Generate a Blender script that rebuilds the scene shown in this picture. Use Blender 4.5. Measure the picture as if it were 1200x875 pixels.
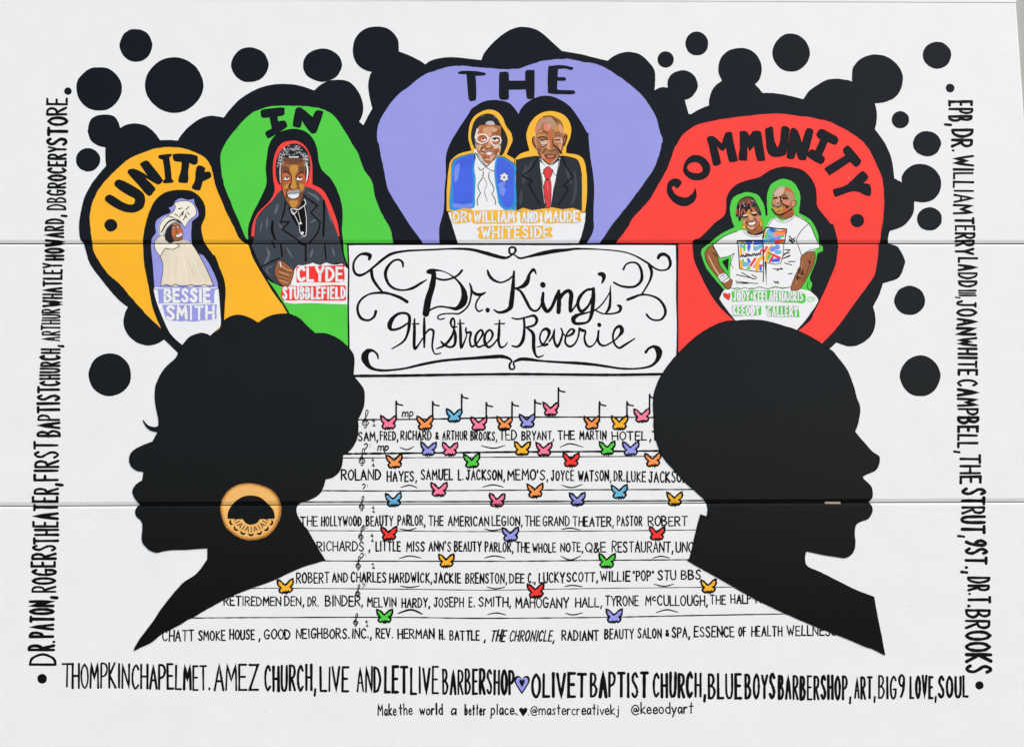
import bpy, bmesh, math, random
from mathutils import Vector, Matrix
from mathutils.geometry import tessellate_polygon
random.seed(11)
SC = bpy.context.scene
for o in list(bpy.data.objects): bpy.data.objects.remove(o)

# ------------------------------------------------------------------ camera
F = 1500.0                      # focal length for a 1200 unit wide picture
CX, CY = 600.0, 437.5
MM = 0.0036                     # metres on the wall per unit at the picture's centre
ax = Vector((74000 - CX, 285 - CY, F)).normalized()      # the wall's horizontal
up = Vector((0, -9437.0, F)); up = (up - ax * up.dot(ax)).normalized()
fw = up.cross(ax)
if fw.z < 0: fw = -fw
def to_world(v): return Vector((v.dot(ax), v.dot(fw), v.dot(up)))
vc = to_world(Vector((0, 0, 1)))
MID = Vector((0, 0, 2.6))
CAM = MID - vc * (F * MM)
cam = bpy.data.cameras.new('camera'); camo = bpy.data.objects.new('camera', cam); SC.collection.objects.link(camo)
cr, cu, cb = to_world(Vector((1, 0, 0))), to_world(Vector((0, -1, 0))), to_world(Vector((0, 0, -1)))
camo.matrix_world = Matrix(((cr.x, cu.x, cb.x, CAM.x), (cr.y, cu.y, cb.y, CAM.y), (cr.z, cu.z, cb.z, CAM.z), (0, 0, 0, 1)))
cam.sensor_width = 36; cam.lens = 36 * F / 1200; cam.clip_end = 2000
SC.camera = camo

# ------------------------------------------------------------------ light: bright overcast day, facing the wall
SUN_EL, SUN_AZ = 52, 128        # azimuth clockwise from +Y
w = bpy.data.worlds.new('World'); SC.world = w; w.use_nodes = True
nt = w.node_tree; nt.nodes.clear()
sky = nt.nodes.new('ShaderNodeTexSky'); sky.sky_type = 'NISHITA'; sky.sun_disc = False
sky.sun_elevation = math.radians(SUN_EL); sky.sun_rotation = math.radians(SUN_AZ)
sky.air_density = 1.0; sky.dust_density = 2.5; sky.ozone_density = 1.0
bg = nt.nodes.new('ShaderNodeBackground'); bg.inputs[1].default_value = 0.15
ow = nt.nodes.new('ShaderNodeOutputWorld')
nt.links.new(sky.outputs[0], bg.inputs[0]); nt.links.new(bg.outputs[0], ow.inputs[0])
sl = bpy.data.lights.new('sun', 'SUN'); sl.energy = 1.5; sl.angle = math.radians(20); sl.color = (1, 0.93, 0.72)
so = bpy.data.objects.new('sun', sl); SC.collection.objects.link(so)
az, el = math.radians(SUN_AZ), math.radians(SUN_EL)
sd = Vector((math.sin(az) * math.cos(el), math.cos(az) * math.cos(el), math.sin(el)))
so.rotation_euler = sd.to_track_quat('Z', 'Y').to_euler(); so.location = sd * 20
SC.view_settings.view_transform = 'Standard'; SC.view_settings.look = 'None'
SC.view_settings.exposure = 0.745; SC.view_settings.gamma = 1

# ------------------------------------------------------------------ materials
def lin(c): c /= 255.0; return c / 12.92 if c <= 0.04045 else ((c + 0.055) / 1.055) ** 2.4
def paint(name, rgb, rough=0.5, spec=0.5, var=0.05, bump=0.12, scale=60, specks=0.0, raw=None):
    m = bpy.data.materials.new(name); m.use_nodes = True; t = m.node_tree; b = t.nodes['Principled BSDF']
    col = raw if raw else tuple(min(0.96, lin(c) / 1.04) for c in rgb)
    tc = t.nodes.new('ShaderNodeTexCoord')
    n1 = t.nodes.new('ShaderNodeTexNoise'); n1.inputs['Scale'].default_value = 7; n1.inputs['Detail'].default_value = 5
    t.links.new(tc.outputs['Object'], n1.inputs['Vector'])
    mr = t.nodes.new('ShaderNodeMapRange'); mr.inputs[1].default_value = 0.3; mr.inputs[2].default_value = 0.7
    mr.inputs[3].default_value = 1 - var; mr.inputs[4].default_value = 1.0
    t.links.new(n1.outputs['Fac'], mr.inputs[0])
    mx = t.nodes.new('ShaderNodeVectorMath'); mx.operation = 'SCALE'
    mx.inputs[0].default_value = col
    t.links.new(mr.outputs[0], mx.inputs['Scale'])
    out = mx.outputs[0]
    if specks:
        n3 = t.nodes.new('ShaderNodeTexVoronoi'); n3.inputs['Scale'].default_value = 9; n3.inputs['Randomness'].default_value = 1
        t.links.new(tc.outputs['Object'], n3.inputs['Vector'])
        lt = t.nodes.new('ShaderNodeMapRange'); lt.inputs[1].default_value = 0.012; lt.inputs[2].default_value = 0.03
        lt.inputs[3].default_value = specks; lt.inputs[4].default_value = 0
        t.links.new(n3.outputs['Distance'], lt.inputs[0])
        mm = t.nodes.new('ShaderNodeMix'); mm.data_type = 'RGBA'
        t.links.new(lt.outputs[0], mm.inputs['Factor']); t.links.new(out, mm.inputs['A'])
        mm.inputs['B'].default_value = (0.25, 0.24, 0.22, 1) if min(col) > 0.5 else (0.85, 0.78, 0.72, 1) if max(col) > 0.3 else (0.3, 0.3, 0.3, 1)
        out = mm.outputs['Result']
    t.links.new(out, b.inputs['Base Color'])
    b.inputs['Roughness'].default_value = rough; b.inputs['Specular IOR Level'].default_value = spec
    n2 = t.nodes.new('ShaderNodeTexNoise'); n2.inputs['Scale'].default_value = scale; n2.inputs['Detail'].default_value = 4
    t.links.new(tc.outputs['Object'], n2.inputs['Vector'])
    bp = t.nodes.new('ShaderNodeBump'); bp.inputs['Strength'].default_value = bump; bp.inputs['Distance'].default_value = 0.004
    t.links.new(n2.outputs['Fac'], bp.inputs['Height']); t.links.new(bp.outputs[0], b.inputs['Normal'])
    return m
M = {}
M['wall'] = paint('white_wall_paint', (237, 237, 236), 0.5, 0.4, 0.035, 0.14, 45, specks=0.5)
M['white'] = paint('white_paint', (238, 238, 238), 0.5, 0.4, 0.03)
M['black'] = paint('black_paint', (0, 0, 0), 0.24, 0.2, 0.25, 0.08, 40, specks=0.16, raw=(0.001, 0.001, 0.001))
M['ink'] = paint('black_marker', (0, 0, 0), 0.6, 0.1, 0.3, 0.1, raw=(0.003, 0.003, 0.003))
for k, c in dict(yellow=(253, 184, 42), green=(84, 208, 70), purple=(154, 155, 228), red=(255, 68, 60),
                 pink=(255, 126, 158), orange=(255, 152, 80), blue=(112, 186, 220), gold=(250, 188, 58),
                 vivid=(252, 56, 46), tan=(242, 186, 106), tan2=(222, 156, 76), tan3=(166, 112, 52), cream=(243, 237, 219), beige=(240, 227, 202),
                 sk1=(160, 98, 58), sk2=(182, 118, 74), sk3=(222, 176, 134), sk4=(112, 66, 40), sk5=(222, 140, 110),
                 coat=(62, 68, 78), coat2=(38, 43, 51), coat3=(98, 104, 116), royal=(72, 106, 232), royal2=(118, 145, 238), grey=(150, 150, 152), lgrey=(196, 196, 198),
                 teal=(44, 150, 214), tie=(226, 62, 66), hair=(34, 34, 38), rust=(150, 72, 56), umber=(112, 72, 46), ochre=(200, 146, 62), burnt=(204, 104, 58), peach=(217, 160, 122), taupe=(186, 146, 118), rose=(222, 138, 112), lips=(228, 92, 100), jaw=(128, 94, 76), pale=(214, 184, 164), streak=(204, 100, 78)).items():
    M[k] = paint(k + '_paint', c, 0.6, 0.15, 0.06 if k not in ('sk1', 'sk2', 'sk3', 'coat', 'royal', 'beige') else 0.16, 0.12, 50, specks=0.45 if k in ('red', 'purple', 'green', 'yellow') else 0)
M['joint'] = paint('joint_shadow_gap', (0, 0, 0), 0.9, 0.1, 0.3, raw=(0.02, 0.019, 0.017))
M['grey_wall'] = paint('grey_trim', (172, 172, 168), 0.6, 0.3, 0.06)
M['ground'] = paint('concrete_ground', (0, 0, 0), 0.9, 0.2, 0.25, raw=(0.15, 0.13, 0.10))

# ------------------------------------------------------------------ wall plane mapping
def W(x, y):
    """where the line of sight through a picture point meets the wall plane: (X, Z)"""
    d = to_world(Vector(((x - CX) / F, (y - CY) / F, 1)))
    t = -CAM.y / d.y
    return (CAM.x + d.x * t, CAM.z + d.z * t)
U = MM
# horizontal joints: (z centre, half gap)
J = [(W(600, 285.5)[1], 0.7 * U), (W(600, 590.3)[1], 0.5 * U)]
PROF = []          # (z, depth) going up
for zc, hg in J:
    PROF += [(zc - 3.2 * U, 0.0), (zc - hg, 0.32 * U), (zc + hg, 0.85 * U), (zc + 4.4 * U, 0.0)]
PROF.sort()
def relief(z):
    for zc, hg in J:
        a = zc - 3.2 * U; b = zc - hg; c = zc + hg; d = zc + 4.4 * U
        if a < z <= b: return 0.32 * U * (z - a) / (b - a)
        if b < z < c: return 0.32 * U + 0.53 * U * (z - b) / (c - b)
        if c <= z < d: return 0.85 * U * (d - z) / (d - c)
    return 0.0

def tag(o, label=None, cat=None, kind=None, group=None):
    if label: o['label'] = label
    if cat: o['category'] = cat
    if kind: o['kind'] = kind
    if group: o['group'] = group
    return o

LAYER, ITEM, PT = 0.00009, 0.0000016, 0.0000001
class Sheet:
    """thin coats of paint that follow the wall's surface and its joints; one mesh"""
    count = 0
    def __init__(s, layer):
        Sheet.count += 1; random.seed(1000 + Sheet.count)
        s.v = []; s.f = []; s.m = []; s.mats = []; s.layer = layer; s.n = 0
    def mi(s, m):
        if m not in s.mats: s.mats.append(m)
        return s.mats.index(m)
    def add(s, pts, tris, m):
        b = len(s.v); d = s.layer * LAYER + s.n * ITEM; s.n += 1
        for i, p in enumerate(pts):
            X, Z = W(p[0], p[1]); s.v.append((X, -(d + (i * PT if len(pts) < 60 or True else 0)), Z))
        k = s.mi(m)
        for t in tris: s.f.append(tuple(b + i for i in t)); s.m.append(k)
    def poly(s, pts, m, closed_smooth=True, wob=0.18, n=4):
        pts = smooth(pts, True, n) if closed_smooth else [(p[0], p[1]) for p in pts]
        base = pts; A0 = abs(sum(base[i - 1][0] * base[i][1] - base[i][0] * base[i - 1][1] for i in range(len(base)))) / 2
        for k_ in (1, .7, .4, .2, 0, 0):          # a wobble that makes the outline cross itself is drawn again, gentler
            pts = [(x + random.uniform(-wob, wob) * k_, y + random.uniform(-wob, wob) * k_) for x, y in base]
            tr = tessellate_polygon([[Vector((x, y, 0)) for x, y in pts]])
            A1 = sum(abs((pts[q][0] - pts[p][0]) * (pts[r_][1] - pts[p][1]) - (pts[r_][0] - pts[p][0]) * (pts[q][1] - pts[p][1])) for p, q, r_ in tr) / 2
            if abs(A1 - A0) < .015 * A0 + .3: break
        else: print('POLY AREA', m, round(A0), round(A1), base[0])
        b = len(s.v); d = s.layer * LAYER + s.n * ITEM; s.n += 1
        for p in pts:
            X, Z = W(p[0], p[1]); s.v.append((X, -d, Z))
        k = s.mi(m)
        for t in tr: s.f.append(tuple(b + i for i in t)); s.m.append(k)
        return pts
    def stroke(s, pts, wd, m, closed=False, n=4, jit=0.08, cap=True, sm=True, taper=0):
        wlist = [p[3] if len(p) > 3 and p[3] is not None else wd for p in pts]
        if sm: pts2, w2 = smooth_w(pts, wlist, closed, n)
        else: pts2 = [(p[0], p[1]) for p in pts]; w2 = wlist
        if closed: pts2 = pts2 + [pts2[0]]; w2 = w2 + [w2[0]]
        N = len(pts2)
        if N < 2: return
        if taper:
            w2 = [wv * (1 - taper * abs(2 * i / (N - 1) - 1) ** 2) for i, wv in enumerate(w2)]
        w2 = [wv * (1 + random.uniform(-jit, jit)) for wv in w2]
        L = []; R = []
        for i in range(N):
            a = pts2[i - 1] if i > 0 else (pts2[-2] if closed else pts2[0]); c = pts2[i + 1] if i < N - 1 else (pts2[1] if closed else pts2[-1]); p = pts2[i]
            d1 = nrm(p[0] - a[0], p[1] - a[1]); d2 = nrm(c[0] - p[0], c[1] - p[1])
            if d1 is None: d1 = d2
            if d2 is None: d2 = d1
            if d1 is None: d1 = d2 = (1, 0)
            t = nrm(d1[0] + d2[0], d1[1] + d2[1]) or d2
            nx, ny = -t[1], t[0]
            cs = max(0.55, nx * -d2[1] + ny * d2[0])
            h = w2[i] / 2 / cs
            L.append((p[0] + nx * h, p[1] + ny * h)); R.append((p[0] - nx * h, p[1] - ny * h))
        V = []; T = []
        for l, r in zip(L, R): V += [l, r]
        for i in range(N - 1): T.append((2 * i, 2 * i + 1, 2 * i + 3, 2 * i + 2))
        if cap and not closed:
            for e, q in ((0, 1), (N - 1, N - 2)):
                p = pts2[e]; d = nrm(p[0] - pts2[q][0], p[1] - pts2[q][1]) or (1, 0); h = w2[e] / 2
                b = len(V); V.append(p)
                K = 5
                for k in range(K + 1):
                    a = -math.pi / 2 + math.pi * k / K
                    V.append((p[0] + h * (d[0] * math.cos(a) - d[1] * math.sin(a)), p[1] + h * (d[1] * math.cos(a) + d[0] * math.sin(a))))
                for k in range(K): T.append((b, b + 1 + k, b + 2 + k))
        s.add(V, T, m)
    def build(s, name, parent=None, label=None, **kw):
        me = bpy.data.meshes.new(name); me.from_pydata(s.v, [], s.f); me.update()
        for m in s.mats: me.materials.append(M[m])
        me.polygons.foreach_set('material_index', s.m)
        zs = [v[2] for v in s.v]; lo, hi = min(zs), max(zs)
        cuts = [z for z, _ in PROF if lo < z < hi]
        if cuts or any(relief(z) for z in (lo, hi)):
            bm = bmesh.new(); bm.from_mesh(me)
            for z in cuts:
                bmesh.ops.bisect_plane(bm, geom=bm.verts[:] + bm.edges[:] + bm.faces[:], dist=1e-6, plane_co=(0, 0, z), plane_no=(0, 0, 1))
            kill = []
            for f in bm.faces:
                c = f.calc_center_median().z
                for zc, hg in J:
                    if zc - hg < c < zc + hg: kill.append(f); break
            bmesh.ops.delete(bm, geom=kill, context='FACES')
            for v in bm.verts: v.co.y += relief(v.co.z)
            bm.to_mesh(me); bm.free()
        o = bpy.data.objects.new(name, me); SC.collection.objects.link(o)
        if parent: o.parent = parent
        return tag(o, label, **kw)
def nrm(x, y):
    l = math.hypot(x, y)
    return None if l < 1e-9 else (x / l, y / l)
def cr_pt(p0, p1, p2, p3, t, dim):
    return [0.5 * (2 * p1[i] + (p2[i] - p0[i]) * t + (2 * p0[i] - 5 * p1[i] + 4 * p2[i] - p3[i]) * t * t + (3 * p1[i] - p0[i] - 3 * p2[i] + p3[i]) * t ** 3) for i in range(dim)]
def smooth_w(pts, ws, closed, n=4):
    N = len(pts); Q = [(p[0], p[1], w_) for p, w_ in zip(pts, ws)]; C = [bool(len(p) > 2 and p[2]) for p in pts]
    out = []
    for i in range(N if closed else N - 1):
        p1 = Q[i]; p2 = Q[(i + 1) % N]
        p0 = Q[i - 1] if (i > 0 or closed) and not C[i] else p1
        p3 = Q[(i + 2) % N] if (i + 2 < N or closed) and not C[(i + 1) % N] else p2
        ln = math.hypot(p2[0] - p1[0], p2[1] - p1[1])
        k = max(1, min(n, int(ln / 1.2) + 1))
        for j in range(k): out.append(cr_pt(p0, p1, p2, p3, j / k, 3))
    if not closed: out.append(list(Q[-1]))
    return [(q[0], q[1]) for q in out], [max(0.2, q[2]) for q in out]
def smooth(pts, closed, n=4): return smooth_w(pts, [1] * len(pts), closed, n)[0]
S5 = 1167 / 200.0
def R(x0, y0, s, sc=S5):
    """points read off an enlarged detail of the wall whose corner is x0, y0; a star marks a sharp corner, :w a stroke width"""
    out = []
    for t in s.split():
        wv = None
        if ':' in t: t, q = t.split(':'); wv = float(q) / sc
        c = t.endswith('*')
        if c: t = t[:-1]
        a, b = t.split(',')
        out.append((x0 + float(a) / sc, y0 + float(b) / sc, c, wv))
    return out
def ell(cx, cy, rx, ry, n=16, j=0.025, rot=0):
    return [(cx + math.cos(2 * math.pi * k / n + rot) * rx * (1 + random.uniform(-j, j)), cy + math.sin(2 * math.pi * k / n + rot) * ry * (1 + random.uniform(-j, j))) for k in range(n)]
def shape(name, pts, m, layer, parent, label=None, edge=1.3, n=4, wob=0.18, **kw):
    s = Sheet(layer); s.poly(pts, m, n=n, wob=wob)
    if edge: s.stroke([(p[0], p[1], (p[2] if len(p) > 2 else False), None) for p in pts], edge, 'ink', closed=True, n=n, jit=0.2)
    return s.build(name, parent, label, **kw)

# ------------------------------------------------------------------ ground and panelled wall
def mesh_obj(name, v, f, m, parent=None, label=None, **kw):
    me = bpy.data.meshes.new(name); me.from_pydata(v, [], f); me.materials.append(M[m]); me.update()
    o = bpy.data.objects.new(name, me); SC.collection.objects.link(o); o.parent = parent
    return tag(o, label, **kw)
mesh_obj('ground', [(-60, -60, 0), (60, -60, 0), (60, 3, 0), (-60, 3, 0)], [(0, 1, 2, 3)], 'ground', kind='structure')
wall = bpy.data.objects.new('panel_wall', None); SC.collection.objects.link(wall)
tag(wall, 'white wall of three wide smooth panels with thin horizontal joints behind the painting', 'wall')
def child_of(o, p): o.parent = p; return o
XR = W(1190.6, 3)[0]; XL = W(0, 437)[0] - 1.2; ZT = W(900, 2.0)[1]
PH = J[0][0] - J[1][0]
ZB = J[1][0] - PH
Jall = [ZB] + [J[1][0], J[0][0]] + [ZT]
def panel(z0, z1, hg0, hg1, top_flat=False):
    # section from bottom back, bottom front lip (depth 2.4U), chamfer, face, chamfer, top back
    a = z0 + hg0; b = z0 + 4.4 * U; c = z1 - 3.2 * U; d = z1 - hg1
    if top_flat: c = z1 - 0.4 * U; d = z1
    sec = [(0.05, a), (0.85 * U, a), (0.0, b), (0.0, c), (0.32 * U, d), (0.05, d)]
    n = len(sec); v = []
    e = 1.0 * U
    for X, ch in ((XL, 0), (XR - e, 0), (XR, e)):
        for dd, z in sec: v.append((X, dd + ch, z))
    f = [tuple(range(n))[::-1], tuple(range(2 * n, 3 * n))]
    for k in (0, 1):
        for i in range(n):
            j = (i + 1) % n; f.append((k * n + i, (k + 1) * n + i, (k + 1) * n + j, k * n + j))
    o = mesh_obj('panel', v, f, 'wall', wall); o.data.materials.append(M['joint'])
    for k in (0, 1):
        for i in (0, 4): o.data.polygons[2 + k * n + i].material_index = 1
    return o
H = [0.4 * U, J[1][1], J[0][1], 0.0]
for i in range(3): panel(Jall[i], Jall[i + 1], H[i], H[i + 1], i == 2)
mesh_obj('panel', [(XL, 0, 0.25), (XR, 0, 0.25), (XR, 0, ZB - .4 * U), (XL, 0, ZB - .4 * U), (XL, .05, 0.25), (XR, .05, 0.25), (XR, .05, ZB - .4 * U), (XL, .05, ZB - .4 * U)],
         [(0, 1, 2, 3), (5, 4, 7, 6), (1, 5, 6, 2), (4, 0, 3, 7), (3, 2, 6, 7), (4, 5, 1, 0)], 'wall', wall)
def box(name, x0, x1, y0, y1, z0, z1, m, parent, label=None, **kw):
    v = [(x, y, z) for z in (z0, z1) for y in (y0, y1) for x in (x0, x1)]
    return mesh_obj(name, v, [(0, 1, 5, 4), (1, 3, 7, 5), (3, 2, 6, 7), (2, 0, 4, 6), (4, 5, 7, 6), (2, 3, 1, 0)], m, parent, label, **kw)
box('backing', XL, XR - 0.004, 0.052, 0.20, 0, ZT - 0.004, 'joint', wall)
box('cap_flashing', XL, XR + 0.0015, -0.0015, 0.2, ZT + 0.02 * U, ZT + 0.12, 'white', wall, 'bright white flashing along the top edge of the wall')
box('grey_column', XR + 0.003, XR + 0.5, 0.028, 0.3, 0, ZT + 0.09, 'grey_wall', None, 'pale grey column standing beside the right edge of the white panels', cat='column')
# little pale clip left in the lower joint
s = Sheet(24); s.poly(R(880, 480, '505,629 612,629 612,641 505,641'), 'beige', False, 0); clip = s.build('clip', wall, 'small pale clip showing in the lower joint')
for v in clip.data.vertices: v.co.y = min(v.co.y, 0) + 0.0

# ------------------------------------------------------------------ the mural
mural = bpy.data.objects.new('mural', None); SC.collection.objects.link(mural)
tag(mural, 'hand painted mural of two black profile heads under four coloured petals with portraits and lettering', 'mural')
# ---- single stroke hand lettering
G = {
'A': (.85, '0,0 .5,1 1,0;.2,.36 .82,.36'), 'B': (.8, '0,0 0,1;~0,1 .6,.97 .8,.76 .5,.56 .05,.52* .65,.48 .98,.27 .6,.03 0,0'),
'C': (.8, '~.95,.82 .6,1 .15,.82 0,.5 .12,.18 .5,0 .95,.15'), 'D': (.85, '0,0 0,1;~0,1 .6,.92 1,.5 .6,.08 0,0'),
'E': (.7, '.95,1 0,1 0,0 1,0;0,.52 .8,.52'), 'F': (.7, '.95,1 0,1 0,0;0,.55 .8,.55'),
'G': (.85, '~.9,.84 .55,1 .12,.8 0,.5 .15,.12 .55,0 .88,.15 .92,.42*;.5,.42 1,.42'), 'H': (.8, '0,1 0,0;1,1 1,0;0,.5 1,.5'),
'I': (.18, '.5,1 .5,0'), 'J': (.7, '~.75,1* .75,.3 .55,.02 .2,.05 0,.25;.4,1 1.05,1'), 'K': (.8, '0,1 0,0;.9,1 .05,.5 1,0'),
'L': (.65, '0,1 0,0 1,0'), 'M': (1.0, '0,0 .08,1 .5,.38 .92,1 1,0'), 'N': (.85, '0,0 0,1 1,0 1,1'),
'O': (.85, '~.5,1 .12,.8 0,.5 .12,.18 .5,0 .88,.18 1,.5 .88,.82 .5,1'), 'P': (.75, '0,0 0,1;~0,1 .7,.97 1,.76 .7,.52 0,.45'),
'Q': (.9, '~.5,1 .12,.8 0,.5 .12,.18 .5,0 .88,.18 1,.5 .88,.82 .5,1;.6,.25 1,-.1'), 'R': (.8, '0,0 0,1;~0,1 .7,.97 .95,.76 .7,.54 .05,.48;.35,.48 1,0'),
'S': (.75, '~.92,.85 .6,1 .18,.9 .1,.7 .5,.52 .9,.3 .8,.08 .4,0 0,.15'), 'T': (.85, '0,1 1,1;.5,1 .5,0'),
'U': (.8, '~0,1* 0,.3 .2,.04 .5,0 .82,.06 1,.35 1,1'), 'V': (.85, '0,1 .5,0 1,1'), 'W': (1.15, '0,1 .27,0 .5,.7 .75,0 1,1'),
'Y': (.85, '0,1 .5,.48 1,1;.5,.48 .5,0'), 'Z': (.8, '0,1 1,1 0,0 1,0'), '9': (.7, '~.95,.75 .6,.5 .1,.6 .05,.85 .5,1 .9,.9 .95,.7* .75,.3 .3,0'),
'4': (.7, '.6,0 .6,1 0,.35 1,.35'), '&': (.7, '~.95,0* .2,.75 .3,1 .6,.95 .6,.75 .1,.4 .05,.12 .4,0 .95,.4'), ' ': (.35, ''), '+': (.5, '.5,.7 .5,.3;.1,.5 .9,.5'),
'.': (.16, '.5,.02 .5,.06'), ',': (.2, '.7,.06 .2,-.2'), "'": (.16, '.5,1 .4,.78'), '"': (.35, '.2,1 .1,.8;.8,1 .7,.8'), '-': (.5, '0,.5 1,.5'), ':': (.2, '.5,.2 .5,.25;.5,.7 .5,.75'),
'a': (.6, '~.9,.5 .4,.58 .05,.3 .3,0 .85,.25*;.92,.55 .95,0'), 'b': (.6, '0,1 0,0;~0,.45 .5,.58 .95,.3 .5,0 0,.08'), 'c': (.55, '~.95,.5 .4,.56 0,.28 .4,0 1,.08'),
'd': (.65, '1,1 1,0;~1,.45 .5,.58 .05,.3 .5,0 1,.1'), 'e': (.6, '~.05,.3* .95,.32 .6,.58 .1,.45 .1,.12 .5,0 1,.1'), 'h': (.6, '0,1 0,0;~0,.35* .45,.58 .85,.45 .9,0'),
'i': (.2, '.5,.55 .5,0;.5,.75 .5,.8'), 'j': (.4, '~.8,.55* .8,-.1 .5,-.28 0,-.2;.8,.75 .8,.8'), 'k': (.6, '0,1 0,0;.9,.6 0,.25 1,0'), 'l': (.2, '.5,1 .5,0'),
'm': (1.0, '0,.55 0,0;~0,.35* .25,.58 .48,.45 .5,0;~.5,.35* .75,.58 .97,.45 1,0'), 'n': (.6, '0,.55 0,0;~0,.35* .5,.58 .95,.4 1,0'), 'o': (.6, '~.5,.58 .08,.45 .05,.15 .5,0 .95,.15 .92,.45 .5,.58'),
'p': (.6, '0,.55 0,-.35;~0,.45 .5,.58 .95,.3 .5,0 0,.08'), 'r': (.5, '0,.55 0,0;~0,.3* .4,.55 .9,.52'), 's': (.5, '~.9,.5 .4,.58 .15,.42 .8,.2 .5,0 0,.06'), 't': (.5, '.5,.95 .5,0;0,.62 1,.62'),
'v': (.6, '0,.55 .5,0 1,.55'), 'w': (.9, '0,.55 .25,0 .5,.45 .75,0 1,.55'), 'y': (.6, '0,.55 .5,.05;1,.55 .2,-.35'),
'@': (1.1, '~.65,.5 .4,.5 .3,.3 .5,.2 .68,.5* .72,.2 .95,.4 .8,.75 .4,.8 .05,.5 .1,.1 .5,-.1 .9,.02'),
}
GP = {}
for k, (wd, st) in G.items():
    L = []
    for q in st.split(';'):
        if not q: continue
        sm = q[0] == '~'; q = q.lstrip('~'); pts = []
        for t in q.split():
            c = t.endswith('*'); t = t.rstrip('*'); a, b = t.split(','); pts.append((float(a), float(b), c or not sm))
        L.append((sm, pts))
    GP[k] = (wd, L)
def write(s, txt, ax_, ay, bx, by, h, wd, m='ink', slant=0.0, jit=1.0, gap=0.26, under=None, side=1, kx=1.0):
    """letters along the line a-b; height h to the left of the direction of writing when side=1"""
    d = nrm(bx - ax_, by - ay); L = math.hypot(bx - ax_, by - ay); n_ = (d[1] * side, -d[0] * side)
    nw = sum(GP[c][0] for c in txt); ng = max(0, len(txt) - 1)
    u = L / max(0.2, nw + gap * ng)
    gpx = min(max(gap * u, wd * 1.25), .45 * L / max(1, ng))
    u = (L - gpx * ng) / max(0.2, nw); gap = gpx / u; pos = 0
    for c in txt:
        cw, st = GP[c]
        hh = h * (1 + random.uniform(-.05, .05) * jit); ox = random.uniform(-.03, .03) * u * jit; oy = random.uniform(-.03, .03) * h * jit; sl = slant + random.uniform(-.05, .05) * jit * min(1, 1.3 * u / max(h, 1))
        ww = wd * random.uniform(.85, 1.18)
        for sm, pts in st:
            P = []
            for (gx, gy, cn) in pts:
                X = (pos + gx * cw) * u + ox + gy * hh * sl; Y = gy * hh + oy
                P.append((ax_ + d[0] * X + n_[0] * Y, ay + d[1] * X + n_[1] * Y, cn, None))
            if under: s.stroke(P, ww + under[0], under[1], jit=.1, n=3)
            s.stroke(P, ww, m, jit=.14, n=3)
        pos += cw + gap
T1 = []   # staff lettering: line of (text, x0, x1, baseline y at x0, baseline at x1, height)
def group_part(name, label):
    o = bpy.data.objects.new(name, None); SC.collection.objects.link(o); o.parent = mural; return tag(o, label)
def line(name, label, segs, h, wd, **kw):
    e = group_part(name, label)
    for g in segs:
        t, x0, x1, yb = g[:4]; hh = g[4] if len(g) > 4 else h; sl = g[5] if len(g) > 5 else 0
        s = Sheet(3); e_ = min(.8, (x1 - x0) * .12); write(s, t, x0 + e_, yb - .5, x1 - e_, yb - .5, hh - .8, wd, slant=sl, **kw); s.build('word', e)
    return e
lw = 1.62
line('name_line', 'first row of small black names, starting with Sam, on the music lines', [('SAM,', 419.5, 443.5, 516.6), ('FRED,', 445, 467, 516), ('RICHARD', 469, 506, 515.5), ('&', 510, 514, 514.5, 8), ('ARTHUR', 518, 548, 515.5), ('BROOKS,', 551, 583, 516),
 ('TED', 584.5, 606, 515.5, 12), ('BRYANT,', 611, 650, 515.5), ('THE', 653, 674, 515), ('MARTIN', 679, 711, 515), ('HOTEL', 717, 758, 515.8), (',', 761, 763, 516), ('T', 764, 771, 515.5)], 10.6, lw)
line('name_line', 'second row of small black names, starting with Roland', [('ROLAND', 399.5, 446.6, 562.5, 12.8), ('HAYES,', 453, 489, 564), ('SAMUEL', 493, 531, 562), ('L.', 536.5, 543.5, 562.5), ('JACKSON,', 546, 592, 562.5), ("MEMO'S,", 594.5, 643, 562.5),
 ('JOYCE', 645.5, 673, 563), ('WATSON,', 677, 717, 563.5), ('DR.', 719, 732.5, 564), ('LUKE', 734, 757, 564.5), ('JACKSON', 760, 806, 565.2, 13)], 12.2, lw + .15)
line('name_line', 'third row of small black names, starting with The Hollywood', [('THE', 351.5, 373, 616.3), ('HOLLYWOOD,', 376, 427, 616.3), ('BEAUTY', 428.6, 461, 616), ('PARLOR,', 465.5, 499, 615.5), ('THE', 502, 520, 616), ('AMERICAN', 524.6, 573.5, 616.3),
 ('LEGION,', 576, 613, 616), ('THE', 614.6, 633.5, 616), ('GRAND', 635.7, 668, 616), ('THEATER,', 670.6, 720, 616.5), ('PASTOR', 722.6, 753, 616), ('ROBERT', 759, 806, 616)], 11.6, lw)
line('name_line', 'fourth row of small black names, starting with Richards', [('RICHARDS', 371, 427, 645.5), (',', 432, 434, 645.5), ('LITTLE', 440, 470, 645.5), ('MISS', 476, 498, 646), ("ANN'S", 502, 529, 646), ('BEAUTY', 532, 564.5, 646), ('PARLOR,', 568, 602, 646.5),
 ('THE', 604, 621.5, 647), ('WHOLE', 623.6, 652, 647, 10.8), ('NOTE,', 656.5, 684, 646.5, 11), ('Q&E', 685.7, 711, 647), ('RESTAURANT,', 716.5, 789.5, 647, 12.8), ('UNC', 791.6, 813, 647, 12.5)], 11.7, lw)
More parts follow.
